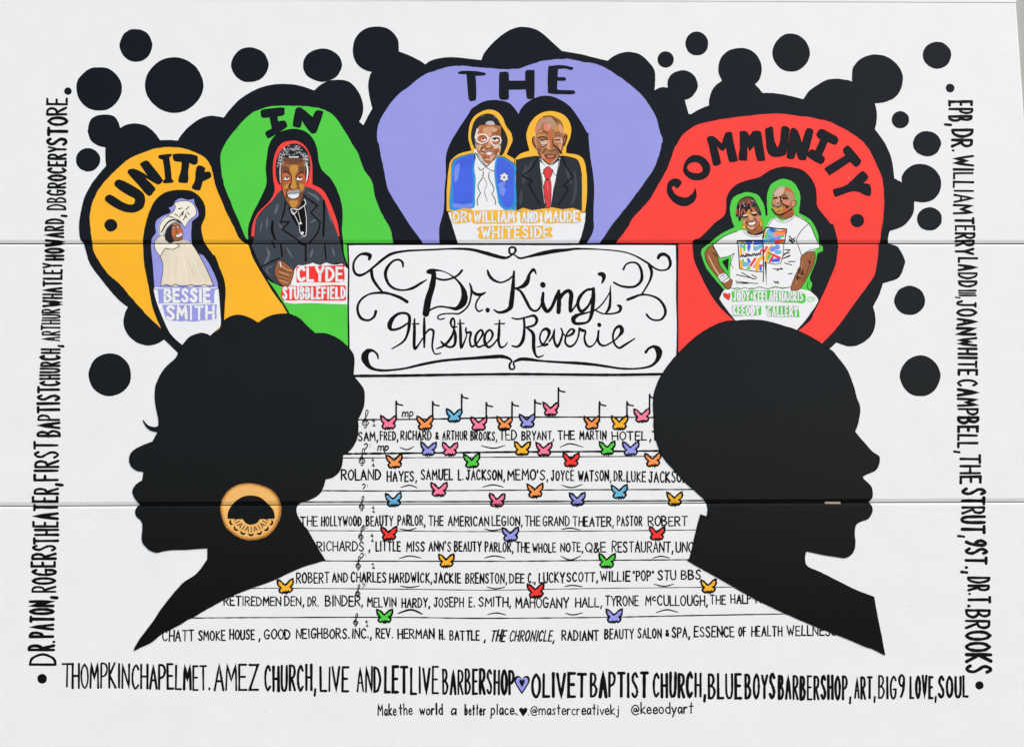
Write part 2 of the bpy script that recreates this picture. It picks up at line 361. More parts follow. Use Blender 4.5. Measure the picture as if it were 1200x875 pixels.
line('name_line', 'fifth row of small black names, starting with Robert', [('ROBERT', 347, 386.6, 683, 12.8), ('AND', 389, 408, 682, 11), ('CHARLES', 411, 453, 682), ('HARDWICK,', 456, 507, 682.5), ('JACKIE', 508, 540.5, 683), ('BRENSTON,', 545, 594.5, 683.5), ('DEE', 596.6, 615, 683, 11),
 ('C.,', 618.5, 628, 683), ('LUCKY', 631, 662, 682.5), ('SCOTT,', 664, 701, 681.5, 11), ('WILLIE', 703, 739, 681), ('"POP"', 741, 767, 680.5), ('STU', 770, 793, 679.5), ('BBS', 798, 821.5, 678.8, 11)], 12, lw + .1)
line('name_line', 'sixth row of small black names, starting with Retiredmen', [('RETIREDMEN', 262, 330, 709.5, 11), ('DEN,', 333, 357, 709.5), ('DR.', 360, 374, 710), ('BINDER,', 381, 426, 710, 12.5), ('MELVIN', 430, 465, 711), ('HARDY,', 470.6, 504.5, 711.5), ('JOSEPH', 508, 544, 711), ('E.', 549, 557, 711),
 ('SMITH,', 560.6, 599.5, 710.5), ('MAHOGANY', 604, 667, 712, 12.5), ('HALL,', 673.7, 706, 711), ('TYRONE', 709, 748.8, 709.5, 12), ('M', 756, 763.5, 709), ('C', 764.5, 769, 704, 5.5), ('CULLOUGH,', 770, 830, 709.3, 12), ('THE', 831.5, 851, 708, 11), ('HALF', 856, 881, 707, 11), ('N', 885, 892, 706.5, 10)], 11.3, lw)
line('name_line', 'seventh row of small black names, starting with Chatt Smoke House', [('CHATT', 190, 228, 751, 13), ('SMOKE', 232, 264.6, 750.3), ('HOUSE', 268.6, 299, 749), (',', 303, 305, 749.5), ('GOOD', 309, 341, 748.7), ('NEIGHBORS.', 346.6, 410, 748), ('INC.,', 412, 436, 747.5), ('REV.', 440, 461, 747.5), ('HERMAN', 465.7, 509.7, 748),
 ('H.', 514.5, 522, 749), ('BATTLE', 526.5, 562.5, 750), (',', 567, 569, 750.5), ('THE', 574, 592, 751.3, 13.5, .22), ('CHRONICLE,', 596, 650, 751.2, 13, .2), ('RADIANT', 658, 702, 750.2), ('BEAUTY', 708, 743, 748.3), ('SALON', 747, 775.7, 747.5), ('&', 780, 784, 745, 7), ('SPA,', 787, 809, 746.8, 12.5),
 ('ESSENCE', 813, 861, 746.2, 12.5), ('OF', 865, 874.6, 745.2, 11), ('HEALTH', 880, 917, 745.2, 12), ('WELLNESS', 922, 981, 744.6, 12)], 11.8, lw + .1)
def bigline(label, segs, name='border_lettering'):
    e = group_part(name, label)
    for (t, x0, y0, x1, y1, h, wd) in segs:
        s = Sheet(3); d = nrm(x1 - x0, y1 - y0); write(s, t, x0 + d[0], y0 + d[1], x1 - d[0], y1 - d[1], h, min(max(wd, 1.95) * (1.45 if x0 == x1 else 1.25), 2.1 if t[:2] == 'II' else .34 * math.hypot(x1 - x0, y1 - y0) / len(t.rstrip(',.'))), gap=.2, jit=.7); s.build('word', e)
    return e
def hz(t, x0, x1, yt, yb, wd=2.2): return (t, x0, yb - 1, x1, yb - 1, yb - yt - 2, wd)
bigline('tall black lettering running along the bottom of the painting', [hz('T', 72, 85, 777, 805.5, 1.7), hz('HOMPKIN', 84, 152, 776.5, 806.5, 1.9), hz('CHAPEL', 154, 213, 777.5, 807.5, 1.8), hz('MET.', 214.6, 247, 778.5, 808.3, 2.1), hz('AMEZ', 250.5, 303, 777, 808.8, 2.2), hz('CHURCH,', 310, 371, 778.5, 809.3, 2.4), hz('LIVE', 375, 409, 780, 810.3, 2),
 hz('AND', 418, 446.6, 780, 811, 2), hz('LET', 450.5, 478, 780.7, 811.6, 2.4), hz('LIVE', 481, 514, 781, 813, 2.2), hz('BARBERSHOP', 518.5, 603, 784, 813.5, 2.6),
 hz('OLIVET', 623, 687, 788.5, 817, 2.6), hz('BAPTIST', 691.5, 759.4, 787.5, 816.7, 2.7), hz('CHURCH,', 765, 827.5, 787.6, 816.9, 2.6), hz('BLUE', 830, 869, 788.5, 818, 2.5), hz('BOYS', 873, 908.5, 789.5, 818.6, 3), hz('BARBERSHOP,', 912, 998, 791, 819.5, 2.6),
 hz('ART,', 1001, 1026.5, 792.5, 818.6, 2), hz('BIG', 1029, 1051, 791.5, 818.5, 2.4), hz('9', 1053, 1061, 789.3, 817.6, 2.6), hz('LOVE,', 1066, 1098, 791, 818, 2.2), hz('SOUL', 1099.5, 1135, 791, 817, 2.6)])
def vl(t, y0, y1, xt, xb, wd=2.2): return (t, xb - 1, y0, xb - 1, y1, xb - xt - 2, wd)         # reads upward, tops to the left
bigline('tall black lettering reading upward along the left side', [vl('D', 779, 765, 33, 65.5, 2.4), vl('R.', 762, 750, 34.5, 64.5), vl('PATON,', 746.5, 698, 34.5, 63, 2.2), vl('ROGERS', 694, 638, 37.5, 65.5, 2.2), vl('THEATER,', 637.5, 566, 39, 68.5, 2.2), vl('FIRST', 563, 517, 40, 69, 2.1), vl('BAPTIST', 511.5, 452.5, 44, 70.5, 2.2),
 vl('CHURCH,', 452, 404, 47, 70.5, 2.3), vl('ARTHUR', 400, 361.5, 48.5, 71, 2.3), vl('WHATLEY', 359.5, 308, 50, 73, 2.4), vl('HOWARD,', 305, 251.5, 52.5, 75, 2.2), vl('DB', 246.5, 231, 55, 77.5, 2.4), vl('GROCERY', 229.5, 171.5, 55.5, 77.5, 2.1), vl('STORE', 170.5, 115, 55, 79, 2.2)])
def vr(t, y0, y1, xb, xt, wd=2.2): return (t, xb + 1, y0, xb + 1, y1, xt - xb - 2, wd)         # reads downward, tops to the right
bigline('tall black lettering reading downward along the right side', [vr('EPB,', 118.5, 148, 1112, 1140.5, 2.3), vr('DR.', 151.5, 178, 1115, 1140), vr('WILLIAM', 182, 251, 1117, 1141, 2), vr('TERRY', 254.6, 298.5, 1119, 1142, 2), vr('LADD', 301.5, 336.6, 1122.5, 1145.5, 2.3), vr('III,', 339, 350.5, 1123, 1144, 2), vr('JOAN', 352, 392.5, 1121, 1144.5, 2.2),
 vr('WHITE', 395, 440, 1122.5, 1145, 2.1), vr('CAMPBELL,', 444.5, 531, 1122, 1146.3, 2.3), vr('THE', 532, 566.5, 1125, 1150, 2.3), vr('STRUT,', 571.5, 630, 1127, 1154.5, 2.3), vr('9ST.,', 632, 672, 1131, 1156, 2.4), vr('DR.T.', 675.5, 711, 1134, 1160, 2.2), vr('BROOKS', 713.5, 788, 1131.5, 1161, 2.5)])
motto = group_part('motto_lettering', 'small handwritten motto and handles under the bottom lettering')
for t, x0, x1, yb in [('Make', 442.5, 465, 837.6), ('the', 467.5, 484, 837.3), ('world', 491.7, 519, 837), ('a', 528, 535, 837), ('better', 544.5, 569.5, 837.3), ('place.', 575, 606, 837)]:
    s = Sheet(3); write(s, t, x0 + .6, yb - .3, x1 - .6, yb - .3, 12.2, 1.7); s.build('word', motto)
s = Sheet(3)
s.poly([(613.2, 839, True), (608.5, 832), (609.3, 829), (612, 828.8), (613.3, 830.5, True), (615, 828.6), (617.6, 829.5), (617.5, 833)], 'ink', wob=.1)
s.stroke([(606.5, 837, True, None), (606.6, 837.3, True, None)], 1.3, 'ink'); s.stroke([(619, 837, True, None), (619.1, 837.3, True, None)], 1.3, 'ink')
s.build('heart', motto, 'small solid black heart between two dots')
s = Sheet(3); write(s, '@mastercreativekj', 622, 836.6, 725, 836.6, 12, 1.5); s.build('word', motto)
s = Sheet(3); write(s, '@keeodyart', 740, 836, 812, 835, 12.5, 1.6); s.build('word', motto)
for c in [(49.4, 794.8, 5.3), (1147.8, 802.5, 4.5), (79.7, 107, 4.0), (1113.4, 103.5, 4.7)]:
    shape('corner_dot', ell(c[0], c[1], c[2], c[2], 12, .03), 'black', 3, mural, edge=.8)
s = Sheet(4)
hp = [(611.6, 813, True), (603, 799), (603.2, 793.5), (606.5, 791.2), (610, 792.5), (611.8, 795.5, True), (614, 792.3), (618, 791.2), (620.6, 794), (620, 800)]
s.poly(hp, 'ink', wob=.1)
s.poly([(611.7 + (x - 611.7) * .76, 800.5 + (y - 800.5) * .78, c[0] if c else False) for x, y, *c in hp], 'purple', wob=.1)
s.poly([(611.7 + (x - 611.7) * .34, 799.5 + (y - 800.5) * .42, c[0] if c else False) for x, y, *c in hp], 'ink', wob=.1)
s.build('heart', mural, 'small lavender heart outlined in black in the bottom lettering')

# ---- music lines, clefs and slurs
def pl(*a): return [(x, y, False, None) for x, y in a]
for i, (pts, wd) in enumerate([([(413, 491.6), (500, 491), (600, 488.8), (700, 488.6), (768, 489)], 1.3), ([(404, 531.6), (440, 531.2), (520, 530.4), (600, 529.4), (700, 528.8), (775, 528)], 1.7), ([(402, 536.4), (500, 536), (620, 535.2), (780, 534.4)], .8),
    ([(374, 574.6), (450, 575), (560, 574.4), (680, 573.6), (815, 573.2)], 1.1), ([(352, 587.8), (480, 587.5), (640, 587.2), (828, 586.2)], 1.0), ([(360, 621.4), (460, 621.8), (560, 622.5), (680, 622), (818, 620.6)], .7),
    ([(375, 656.8), (480, 657.2), (600, 657.2), (700, 656.2), (810, 655.4)], 1.0), ([(296, 689.2), (330, 688.8), (480, 690), (580, 691), (700, 689), (864, 687.4)], .7), ([(215, 723.8), (300, 723.2), (460, 722.8), (560, 724), (700, 723), (800, 721), (925, 718.8)], 1.0)]):
    s = Sheet(2); s.stroke(pl(*pts), wd * 1.3, 'ink', n=14, jit=.3); s.build('staff_line', mural)
def arc(sx, rx0, *pts):
    pass
slurs = [((468.6, 524), (477, 526.6), (484.9, 523)), ((564, 522), (578.6, 525), (591.8, 521.7)), ((656.6, 523.7), (668, 519.7), (683, 523.7)), ((565.7, 570.5), (577.7, 567.8), (589.7, 570.5)), ((469.8, 570.8), (480, 568.3), (489, 571.3)),
 ((658.3, 568.3), (670, 571), (682.3, 567.4)), ((567.8, 619.2), (577.7, 621.4), (590.6, 618.8)), ((468, 619.2), (478.3, 621), (487.7, 618.5)), ((658, 620.2), (668, 618.4), (679.7, 620.6)), ((567.8, 653.5), (579.4, 651), (591.8, 653.5)),
 ((468, 654), (480, 651), (493.2, 653.5)), ((657.4, 651.4), (668.6, 655.7), (680.6, 651)), ((765, 653.5), (774.9, 651.4), (784.8, 653.5)), ((571, 687.4), (581, 689.5), (591.8, 687.4)), ((469.4, 686.2), (480, 687.8), (491.5, 686.2)),
 ((661.7, 687), (670.3, 685.4), (682.3, 687)), ((766.3, 684), (778.3, 686.6), (789.4, 684)), ((466.6, 718.3), (481.7, 714), (494.9, 719.1)), ((571.4, 719.5), (582, 717.8), (592.8, 720)), ((662.6, 718), (672, 720), (682.8, 717.4)), ((768.9, 717.4), (781.7, 714), (794.6, 717))]
for i, p in enumerate(slurs):
    s = Sheet(2); s.stroke(pl(*p), 2.4 if i in (17,) else 1.6, 'ink', n=8, taper=.45); s.build('slur', mural)
def clef(x, y, k=1.0):
    s = Sheet(3)
    P = [(0.5, -1), (-3.4, 1.2), (-2.6, 4.6), (1.2, 5), (3.3, 2.4), (1, -.6), (-1.8, .8), (-1.2, 3)]
    s.stroke([(x + a * k, y + b * k, False, None) for a, b in P], 1.2, 'ink')
    P = [(-1.4, 7), (0, 8), (1, 6), (.4, -3), (.2, -9), (1.6, -12.2), (3, -10), (1.4, -5.5), (-1.8, -1.5), (-3.6, 1.6)]
    s.stroke([(x + a * k, y + b * k, False, None) for a, b in P], 1.15, 'ink'); s.build('treble_clef', mural)
for a in [(428.3, 493, 1.05), (424.3, 537.5, 1), (424, 591.5, .85), (423, 627, .8), (420, 661, .8), (419.5, 693.5, .75), (417, 727.5, .75)]: clef(*a)
def bass(x, y, k=1.0):
    s = Sheet(3); s.stroke([(x + a * k, y + b * k, False, None) for a, b in [(-2, -1), (-.5, -2.6), (1.4, -1.4), (1, 1.5), (-1, 4)]], 1.5 * k, 'ink')
    for dy in (-1.6, 1): s.stroke([(x + 4.5 * k, y + dy * k, True, None), (x + 4.6 * k, y + dy * k + .2, True, None)], 1.0, 'ink')
    s.build('bass_clef', mural)
for a in [(429, 522, 1), (426.5, 569, .9), (427, 617.5, .7), (424.5, 650, .9), (426, 685, .7)]: bass(*a)
for x, y, h in [(436.5, 494, 3.6), (435.5, 540, 4.2), (435.8, 595.5, 3.2), (434.5, 628.5, 4), (435.5, 661.5, 2.8), (428.2, 729, 3)]:
    s = Sheet(3); write(s, '4', x, y + h * .2, x + 3, y + h * .2, h, .9); write(s, '4', x + .6, y + h * 1.7, x + 3.6, y + h * 1.7, h, .9); s.build('time_signature', mural)
for x0, x1, y in [(471.5, 484, 487.6), (442.5, 455, 527.6)]:
    s = Sheet(3); write(s, 'mp', x0, y, x1, y, 9, 1.5, slant=.15); s.build('dynamic_mark', mural)

# ---- butterflies
BF = [(-9, -8, 1), (-5.5, -6.6), (-2.2, -3.2), (-.3, -1.6, 1), (2, -3.4), (5.6, -7), (9.2, -8.6, 1), (9.4, -4), (7.6, -.6), (5.8, .6, 1), (8, 3), (6.6, 6), (4.6, 7, 1), (3.4, 5.8), (1.8, 7.6, 1), (.8, 6), (-.6, 7.6, 1), (-1.8, 6), (-3.4, 7.6, 1), (-6, 6.6), (-7.2, 4), (-5.2, 1, 1), (-7.8, -1.6), (-9, -5)]
bfs = [(455.2, 495, 'pink', 1), (498, 495.6, 'orange', 1), (532, 487, 'blue', 1), (560.8, 496.6, 'pink', 1), (591, 496, 'orange', 1), (617.7, 493.4, 'purple', 1), (645.4, 479.4, 'pink', 1), (693.4, 495.6, 'orange', 1), (725.7, 495.6, 'yellow', 1), (752.2, 487, 'pink', 1),
 (501.8, 526, 'purple', 0), (527.2, 526.3, 'pink', 0), (552.9, 540.2, 'green', 0), (611.7, 525.6, 'yellow', 0), (637.2, 526.4, 'pink', 0), (669, 539, 'vivid', 0), (462, 540.6, 'orange', 0), (711.4, 525.1, 'green', 0), (738.9, 525.6, 'purple', 0), (765, 538.8, 'orange', 0),
 (514.3, 573.6, 'pink', 0), (627, 575, 'orange', 0), (725.7, 576.3, 'blue', 0), (461, 585.8, 'blue', 0), (582.3, 586, 'pink', 0), (676.6, 585, 'purple', 0), (790.3, 584.6, 'yellow', 0),
 (455.7, 625, 'vivid', 0), (598, 626.2, 'purple', 0), (769.7, 625, 'vivid', 0), (522.9, 656.8, 'yellow', 0), (710.9, 657, 'green', 0), (334.3, 686.8, 'yellow', 0), (627.8, 692, 'vivid', 0), (830.2, 686.8, 'yellow', 0), (450.5, 721.6, 'green', 0), (719.5, 721.6, 'purple', 0)]
CN = dict(pink='pink', orange='orange', blue='light blue', purple='lavender', yellow='yellow', green='green', vivid='red')
for x, y, c, st in bfs:
    rr = random.uniform(-.06, .06); k = random.uniform(.94, 1.02)
    P = [(x + k * (p[0] * math.cos(rr) - p[1] * math.sin(rr)) + random.uniform(-.25, .25), y + k * (p[1] * math.cos(rr) + p[0] * math.sin(rr)) + random.uniform(-.25, .25), len(p) > 2) for p in BF]
    s = Sheet(5); s.poly(P, c, n=3, wob=.1); s.stroke([(a, b, q, None) for a, b, q in P], 2.1, 'ink', closed=True, n=3, jit=.25)
    for dx, dy in ((-6, -3.8), (6, -4)):
        s.stroke([(x + dx, y + dy, True, None), (x + dx + .1, y + dy + .3, True, None)], .6, 'ink')
    b = s.build('butterfly', mural, CN[c] + ' butterfly' + (' carrying a note stem' if st else ''))
    if st:
        s = Sheet(5); q = 10 if st else 0
        s.stroke([(x + 9, y - 8, True, None), (x + 9.1, y - 25, True, None)], 2.1, 'ink'); s.stroke([(x + 9.1, y - 25, True, None), (x + 11, y - 21.6, False, None), (x + 16.5, y - 20.4, True, None)], 1.8, 'ink')
        s.build('note_stem', b)
# ---- black cloud behind the petals
cloud = R(140, 350, '405,370* 305,275* 260,302 200,316 130,300 75,260 40,205 32,150 45,90') + R(60, 280, '530,465* 450,400 350,280 270,170 235,60 225,30') + \
 R(60, 150, '200,750 195,650 210,560 230,480 270,400 320,330 380,260* 374,200 375,130* 330,120 280,90 258,40') + R(60, 20, '255,770 270,710 310,680 370,672 425,682 455,720 470,765* 520,740 580,733 640,745 690,780 725,820 742,848* 800,845 868,850* 900,800 960,740 1030,695 1100,680') + \
 R(240, 20, '130,693* 180,630 250,560 350,500 450,470 550,462 650,475 750,508* 790,470 850,440 920,435 980,445 1030,490 1065,550 1080,620 1070,680 1050,715* 1085,748* 1120,680') + \
 R(400, 20, '217,625* 200,560 188,470 200,400 215,373* 170,362 120,330 90,280 83,220 95,160 130,110 180,80 245,70 310,82 355,115 385,165 390,240* 450,262 530,300 575,330* 620,300 700,283 780,280 870,290 960,300* 980,250 1040,180 1110,120') + \
 R(600, 20, '0,88 60,73 130,80 190,105 260,165 340,238* 450,255 550,280 655,305* 700,270 760,248 820,245 880,265 930,310 970,365 975,430 970,508*') + \
 R(760, 20, '90,485 135,490* 135,440 160,395 210,372 260,372 310,405 333,465 320,510 285,550 243,565* 270,665* 290,670* 350,635 417,608* 420,560 440,500 475,460 508,438* 485,390 482,340 500,280 550,235 620,217 690,228 745,275 770,350 755,425 722,462* 750,490 778,525* 850,525 950,540 1060,568* 1095,515') + \
 R(950, 20, '40,475 110,435 190,428 260,438 288,450* 287,390 298,340 345,290 420,263 500,270 570,310 615,370 627,430 610,500 570,550 500,580 433,588* 447,650 447,710 435,770*') + \
 R(950, 150, '500,100 545,200 560,280 568,348* 628,378* 628,330 660,285 710,255 770,252 830,275 875,325 888,390 870,450 830,490 770,505 703,497* 703,550 690,600 640,660 590,685 538,700* 528,735 525,775') + \
 R(950, 280, '540,38 590,55 625,110 643,155* 620,230 585,270 490,300* 465,380 422,462* 437,520 437,590 415,650 370,695 310,725 250,728 175,702* 122,752*') + \
 [(940, 440, True), (800, 436, True), (780, 425, True), (420, 425, True), (380, 450, True), (240, 440, True)]
shape('outline_cloud', cloud, 'black', 6, mural, 'broad black outline of petals and round lobes above the heads')
for b in [(159.4, 53.4, 18.5, 18.7), (116, 104.3, 26.2, 25), (204, 100, 33.2, 31.9), (103.2, 187.4, 13.5, 13.2), (128.8, 439, 24.2, 24.4), (292.8, 76.2, 21.2, 20), (377.7, 76.6, 22.2, 18.8),
          (780, 70, 9, 9), (816.6, 51.4, 12.9, 13.4), (927, 62, 21.2, 21.6), (1098, 65, 16, 15.1), (1055, 140.5, 9.6, 9.4), (1086.3, 168.5, 15.7, 14.2), (1089.2, 256.6, 14, 13), (1066, 352, 17.3, 16.6), (1078.3, 440.3, 23, 23.3)]:
    shape('bubble', ell(*b, 16, .02), 'black', 3, mural, edge=1.2)

# ---- petals
def petal(m, label, pts):
    s = Sheet(8); s.poly(pts, m, n=4, wob=.3); return s.build('petal', mural, label)
petal('yellow', 'yellow petal at the far left with the word unity', R(60, 150, '790,132 900,140 990,170 1050,205 1085,250 1105,310 1120,380 1150,470') + R(240, 150, '75,400 140,560 200,680 240,760') +
      R(240, 280, '300,45* 330,130 390,240 470,370 530,450 575,525*') + [(300, 400, True), (235, 405, True)] + R(60, 280, '757,617* 690,555 600,460 530,380 480,320 390,240 330,155 290,80 285,35') +
      R(60, 150, '275,740 265,640 270,560 290,490 340,400 400,330 470,265 520,220 600,180 700,145'))
petal('green', 'green petal with the word in', R(240, 20, '150,850 220,760 310,665 400,625 480,610 580,608 700,612 800,630 870,665 930,740 1010,870') + R(240, 150, '1000,100 1050,180 1090,290 1140,360') +
      R(440, 150, '0,480 40,580 80,650 105,700 120,787*') + [(412, 286.8, True), (409.5, 300, True), (409.5, 415, True), (345, 395, True)] + R(240, 280, '577,500* 500,380 425,272* 330,60*') + R(240, 150, '300,765* 280,750 250,680 200,560 150,440 125,360 110,260 108,180 140,110'))
petal('purple', 'lavender petal at the centre with the word the', R(400, 20, '250,870 245,800 260,720 310,630 380,540 470,470 560,400 640,370 730,342 830,335 900,342 1000,350 1100,358') +
      R(600, 20, '0,358 60,350 130,325 220,300 380,288 480,308 560,320 640,350 720,400 840,490 930,590 990,700 1010,780 1030,840') + R(640, 150, '790,110 770,190 730,290 660,390 600,470 550,540 460,650 380,765 362,787*') +
      R(440, 150, '327,787* 240,670 170,560 90,430 60,300 40,200 20,100'))
petal('red', 'red petal at the far right with the word community', R(760, 20, '195,870 240,800 330,740 450,710 560,690 700,675 820,663 920,663 1050,680') + R(950, 20, '0,688 120,715 200,750 300,810 375,870') +
      R(950, 150, '330,70 400,150 450,250 490,350 500,450 500,580 480,720 470,795') + R(950, 280, '462,40 460,120 440,230 410,290 330,400 230,540 150,640 75,717*') + [(880, 400, True), (795, 420, True), (794.5, 330, True), (795, 288.6, True)] +
      R(640, 150, '478,787* 500,755 560,680 590,620 700,500 760,400 830,270 860,190 880,130'))
# inner black frames
def frame(label, pts):
    s = Sheet(9); s.poly(pts, 'black', n=4, wob=.25); s.stroke(pts, 1.0, 'ink', closed=True, n=4, jit=.3); return s.build('portrait_outline', mural, label)
frame('black outline round the portrait on the yellow petal', R(60, 150, '880,427 960,435 1020,480 1050,540 1050,610 1025,670 1030,730 1050,790 1110,875') + R(240, 280, '65,110 100,200 130,280 140,370 134,460 130,562*') + [(240, 405, True), (205, 400, True)] +
      R(60, 280, '757,617* 700,480 670,330 640,180 632,60') + R(60, 150, '630,770 650,650 680,560 720,490 790,440'))
frame('black outline round the portrait on the green petal', R(240, 150, '590,10 670,20 730,65 765,140 775,220 800,290 860,350 900,420 930,510 940,600 935,700') + R(240, 280, '945,30 950,100 978,190* 975,215* 600,240* 560,325 470,300 425,272* 330,80 300,40*') + R(240, 150, '300,765* 300,680 330,590 390,470 425,380 420,290 430,180 450,100 500,40'))
frame('black outline round the two portraits on the lavender petal', R(440, 150, '440,787* 440,680 470,560') + R(500, 120, '125,600 135,500 135,370 165,280 230,170 290,80') + R(400, 20, '900,625 980,580 1060,572 1130,585') +
      R(600, 20, '0,610 45,668* 80,610 150,560 240,542 320,565 400,620 470,720 515,800') + R(640, 150, '285,30 290,100 300,200 320,330 325,450 320,600 320,700 275,787*'))
frame('black outline round the two portraits on the red petal', R(780, 150, '800,268 860,272 930,290 980,330 1020,400 1030,480 1035,540 1080,600 1130,660') + R(950, 150, '150,660 175,740 185,800') + R(950, 280, '185,60 165,180 120,290 70,400 20,500') +
      R(780, 280, '985,556 895,632*') + [(900, 395, True), (870, 385, True)] + R(780, 280, '465,552* 370,460 300,360 240,240 200,150 188,60 192,10') + R(780, 150, '240,750 330,660 410,590 420,480 460,410 530,370 640,340 720,290'))

# ---- bold words on the petals
def word(label, *polys, holes=()):
    s = Sheet(10)
    for p in polys: s.poly(p, 'black', n=3, wob=.15); s.stroke(p, .9, 'ink', closed=True, n=3, jit=.3)
    for p, m in holes: s.poly(p, m, n=3, wob=.1)
    return s.build('bold_word', mural, label)
r = lambda q: R(60, 150, q)
word('bold black word unity on the yellow petal', r('372,495 400,458 480,505 530,525 560,525 575,505 570,480 530,460 437,395 465,355 560,400 625,445 640,490 630,540 590,570 540,577 470,560'),
 r('525,305 550,283 590,290 665,333* 608,248* 650,225 680,250 758,350 755,368 735,385 700,370 622,325* 707,410 700,435 680,460 655,455 590,380'),
 r('735,200 745,188 815,180 822,190 805,200* 815,270 822,352* 832,360 830,372 775,377 768,365 782,350* 775,280 765,215* 745,210'),
 r('833,190 850,180 930,180 990,190 1000,205 998,240 975,250 945,235* 935,300 935,365 920,375 880,372 872,355 890,290 895,230* 845,225'),
 r('1000,265 1020,260 1050,275 1045,305* 1082,303 1092,335 1035,365* 1020,415 1005,425 965,410 985,360 990,300'))
r = lambda q: R(240, 20, q)
word('bold black word in on the green petal', r('385,660 400,635 530,622 543,640 540,670 495,680* 500,718* 545,712 560,740 550,760 445,825 425,815 418,790 460,765* 445,685* 395,688'),
 r('618,650 630,625 660,625 740,690* 760,645 800,645 805,665 765,780 750,793 725,790 663,705* 655,750 640,755 608,748 605,730'))
word('bold black word the on the lavender petal', R(400, 20, '800,382 830,373 900,373 975,383 985,393 965,400 915,402* 920,480 918,562 905,570 875,568 865,470 858,390* 815,390'),
 R(400, 20, '1082,390 1095,380 1140,382 1143,440*') + R(600, 20, '93,438* 93,380 105,367 145,368 152,380 150,545 140,558 105,556 97,495*') + R(400, 20, '1142,497* 1143,555 1130,565 1085,560 1080,500'),
 R(600, 20, '250,350 270,338 340,333 400,343 417,355 400,362 360,352 313,355* 310,415* 355,415 368,425 355,435 308,435* 305,495* 330,503 415,505 430,518 415,527 330,527 260,522 248,500'))
r = lambda q: R(780, 150, q); r2 = lambda q: R(950, 150, q)
word('bold black word community on the red petal', r('107,375 85,408 70,408 60,395 42,405 45,425 70,460 115,477 150,475 185,450 203,415* 210,460 195,500 160,525 120,533 70,515 25,470 10,420 20,375 55,348 90,355'),
 r('215,188 260,205 295,245 303,290 280,335 235,355 180,352 135,320 122,280 140,225 175,195'),
 r('285,72 325,60 385,112* 405,50 420,32 450,35 460,90 490,215 480,228 445,232 432,215 412,128* 390,155 350,125* 375,235 365,250 335,257 322,235 300,130'),
 r('508,35 520,25 550,27 575,60* 600,25 645,27 655,60 678,210 670,222 635,225 625,210 605,120* 575,158* 557,122* 555,215 545,222 505,220 502,195 510,120'),
 r('682,15 700,2 730,-2 742,90 765,140* 785,90 795,-2 835,-2 845,30 825,165 800,190 750,198 715,185 695,150 688,90'),
 r('855,15 880,5 905,30 932,108* 960,20 975,5 1005,15 1000,60 962,205 945,218 910,212 892,150* 880,200 865,212 835,205 830,185 845,90'),
 r('1035,42 1062,10 1120,35 1177,72 1162,113 1107,95* 1068,185* 1087,212 1070,243 1045,240 975,198 978,170 995,150 1025,158* 1060,80* 1040,62'),
 r2('222,155 240,130 265,130 335,215 340,235 320,262 300,260 270,230* 140,315 125,318 105,290 108,270 240,190*'),
 r2('155,430 165,420 250,390 340,305 365,303 390,330 385,350 355,382* 400,388 412,430 405,460 380,460 295,430 180,467 165,463'),
 holes=[(r('205,235 235,250 252,285 240,305 200,310 160,295 147,270 165,245'), 'red')])
for b in [(130, 264, 7.1, 6.9), (1004.5, 258.5, 7.7, 7.3)]: shape('petal_dot', ell(*b, 12, .03), 'black', 10, mural, edge=.8)

# ---- portraits: each a part, its pieces sub-parts
def holder(label):
    o = bpy.data.objects.new('portrait', None); SC.collection.objects.link(o); o.parent = mural; return tag(o, label)
class Fig:
    def __init__(s, par, org, base=11, sc=S5): s.par = par; s.o = org; s.L = base; s.sc = sc
    def r(s, q): return q if not isinstance(q, str) else R(s.o[0], s.o[1], q, s.sc)
    def part(s, name, items, up=0, label=None):
        sh = Sheet(s.L + up)
        for it in items:
            k, q, m = it[:3]
            if k == 'p':
                sh.poly(s.r(q), m, n=3, wob=.12)
                if name == 'halo' and m != 'white': sh.stroke([(x, y, k_, None) for x, y, k_, w_ in s.r(q)], .9, 'ink', closed=True, n=3, jit=.3)
            elif k == 'l': sh.stroke(s.r(q), (it[3] if len(it) > 3 else .6) * (1.35 if m == 'ink' or name == 'printed_artwork' else 1.0), m, n=3, jit=.15, taper=(.7 if name != 'printed_artwork' and m != 'ink' and len(it) > 3 and it[3] >= 1.5 else 0))
            elif k == 'c': sh.stroke(s.r(q), (it[3] if len(it) > 3 else .6) * (1.35 if m == 'ink' else 1.0), m, n=3, closed=True, jit=.15)
            elif k == 'o': sh.poly(ell(s.o[0] + q[0] / s.sc, s.o[1] + q[1] / s.sc, q[2] / s.sc, q[3] / s.sc, 10, .04), m, n=2, wob=0)
        sh.build(name, s.par, label)
def block(s, txt, x0, x1, yb, h, wd=1.9, under='grey'):
    write(s, txt, x0 + .8, yb - .8, x1 - .8, yb - .8, h - 1.6, wd, 'white', jit=.5, gap=.42, under=(.6, under))

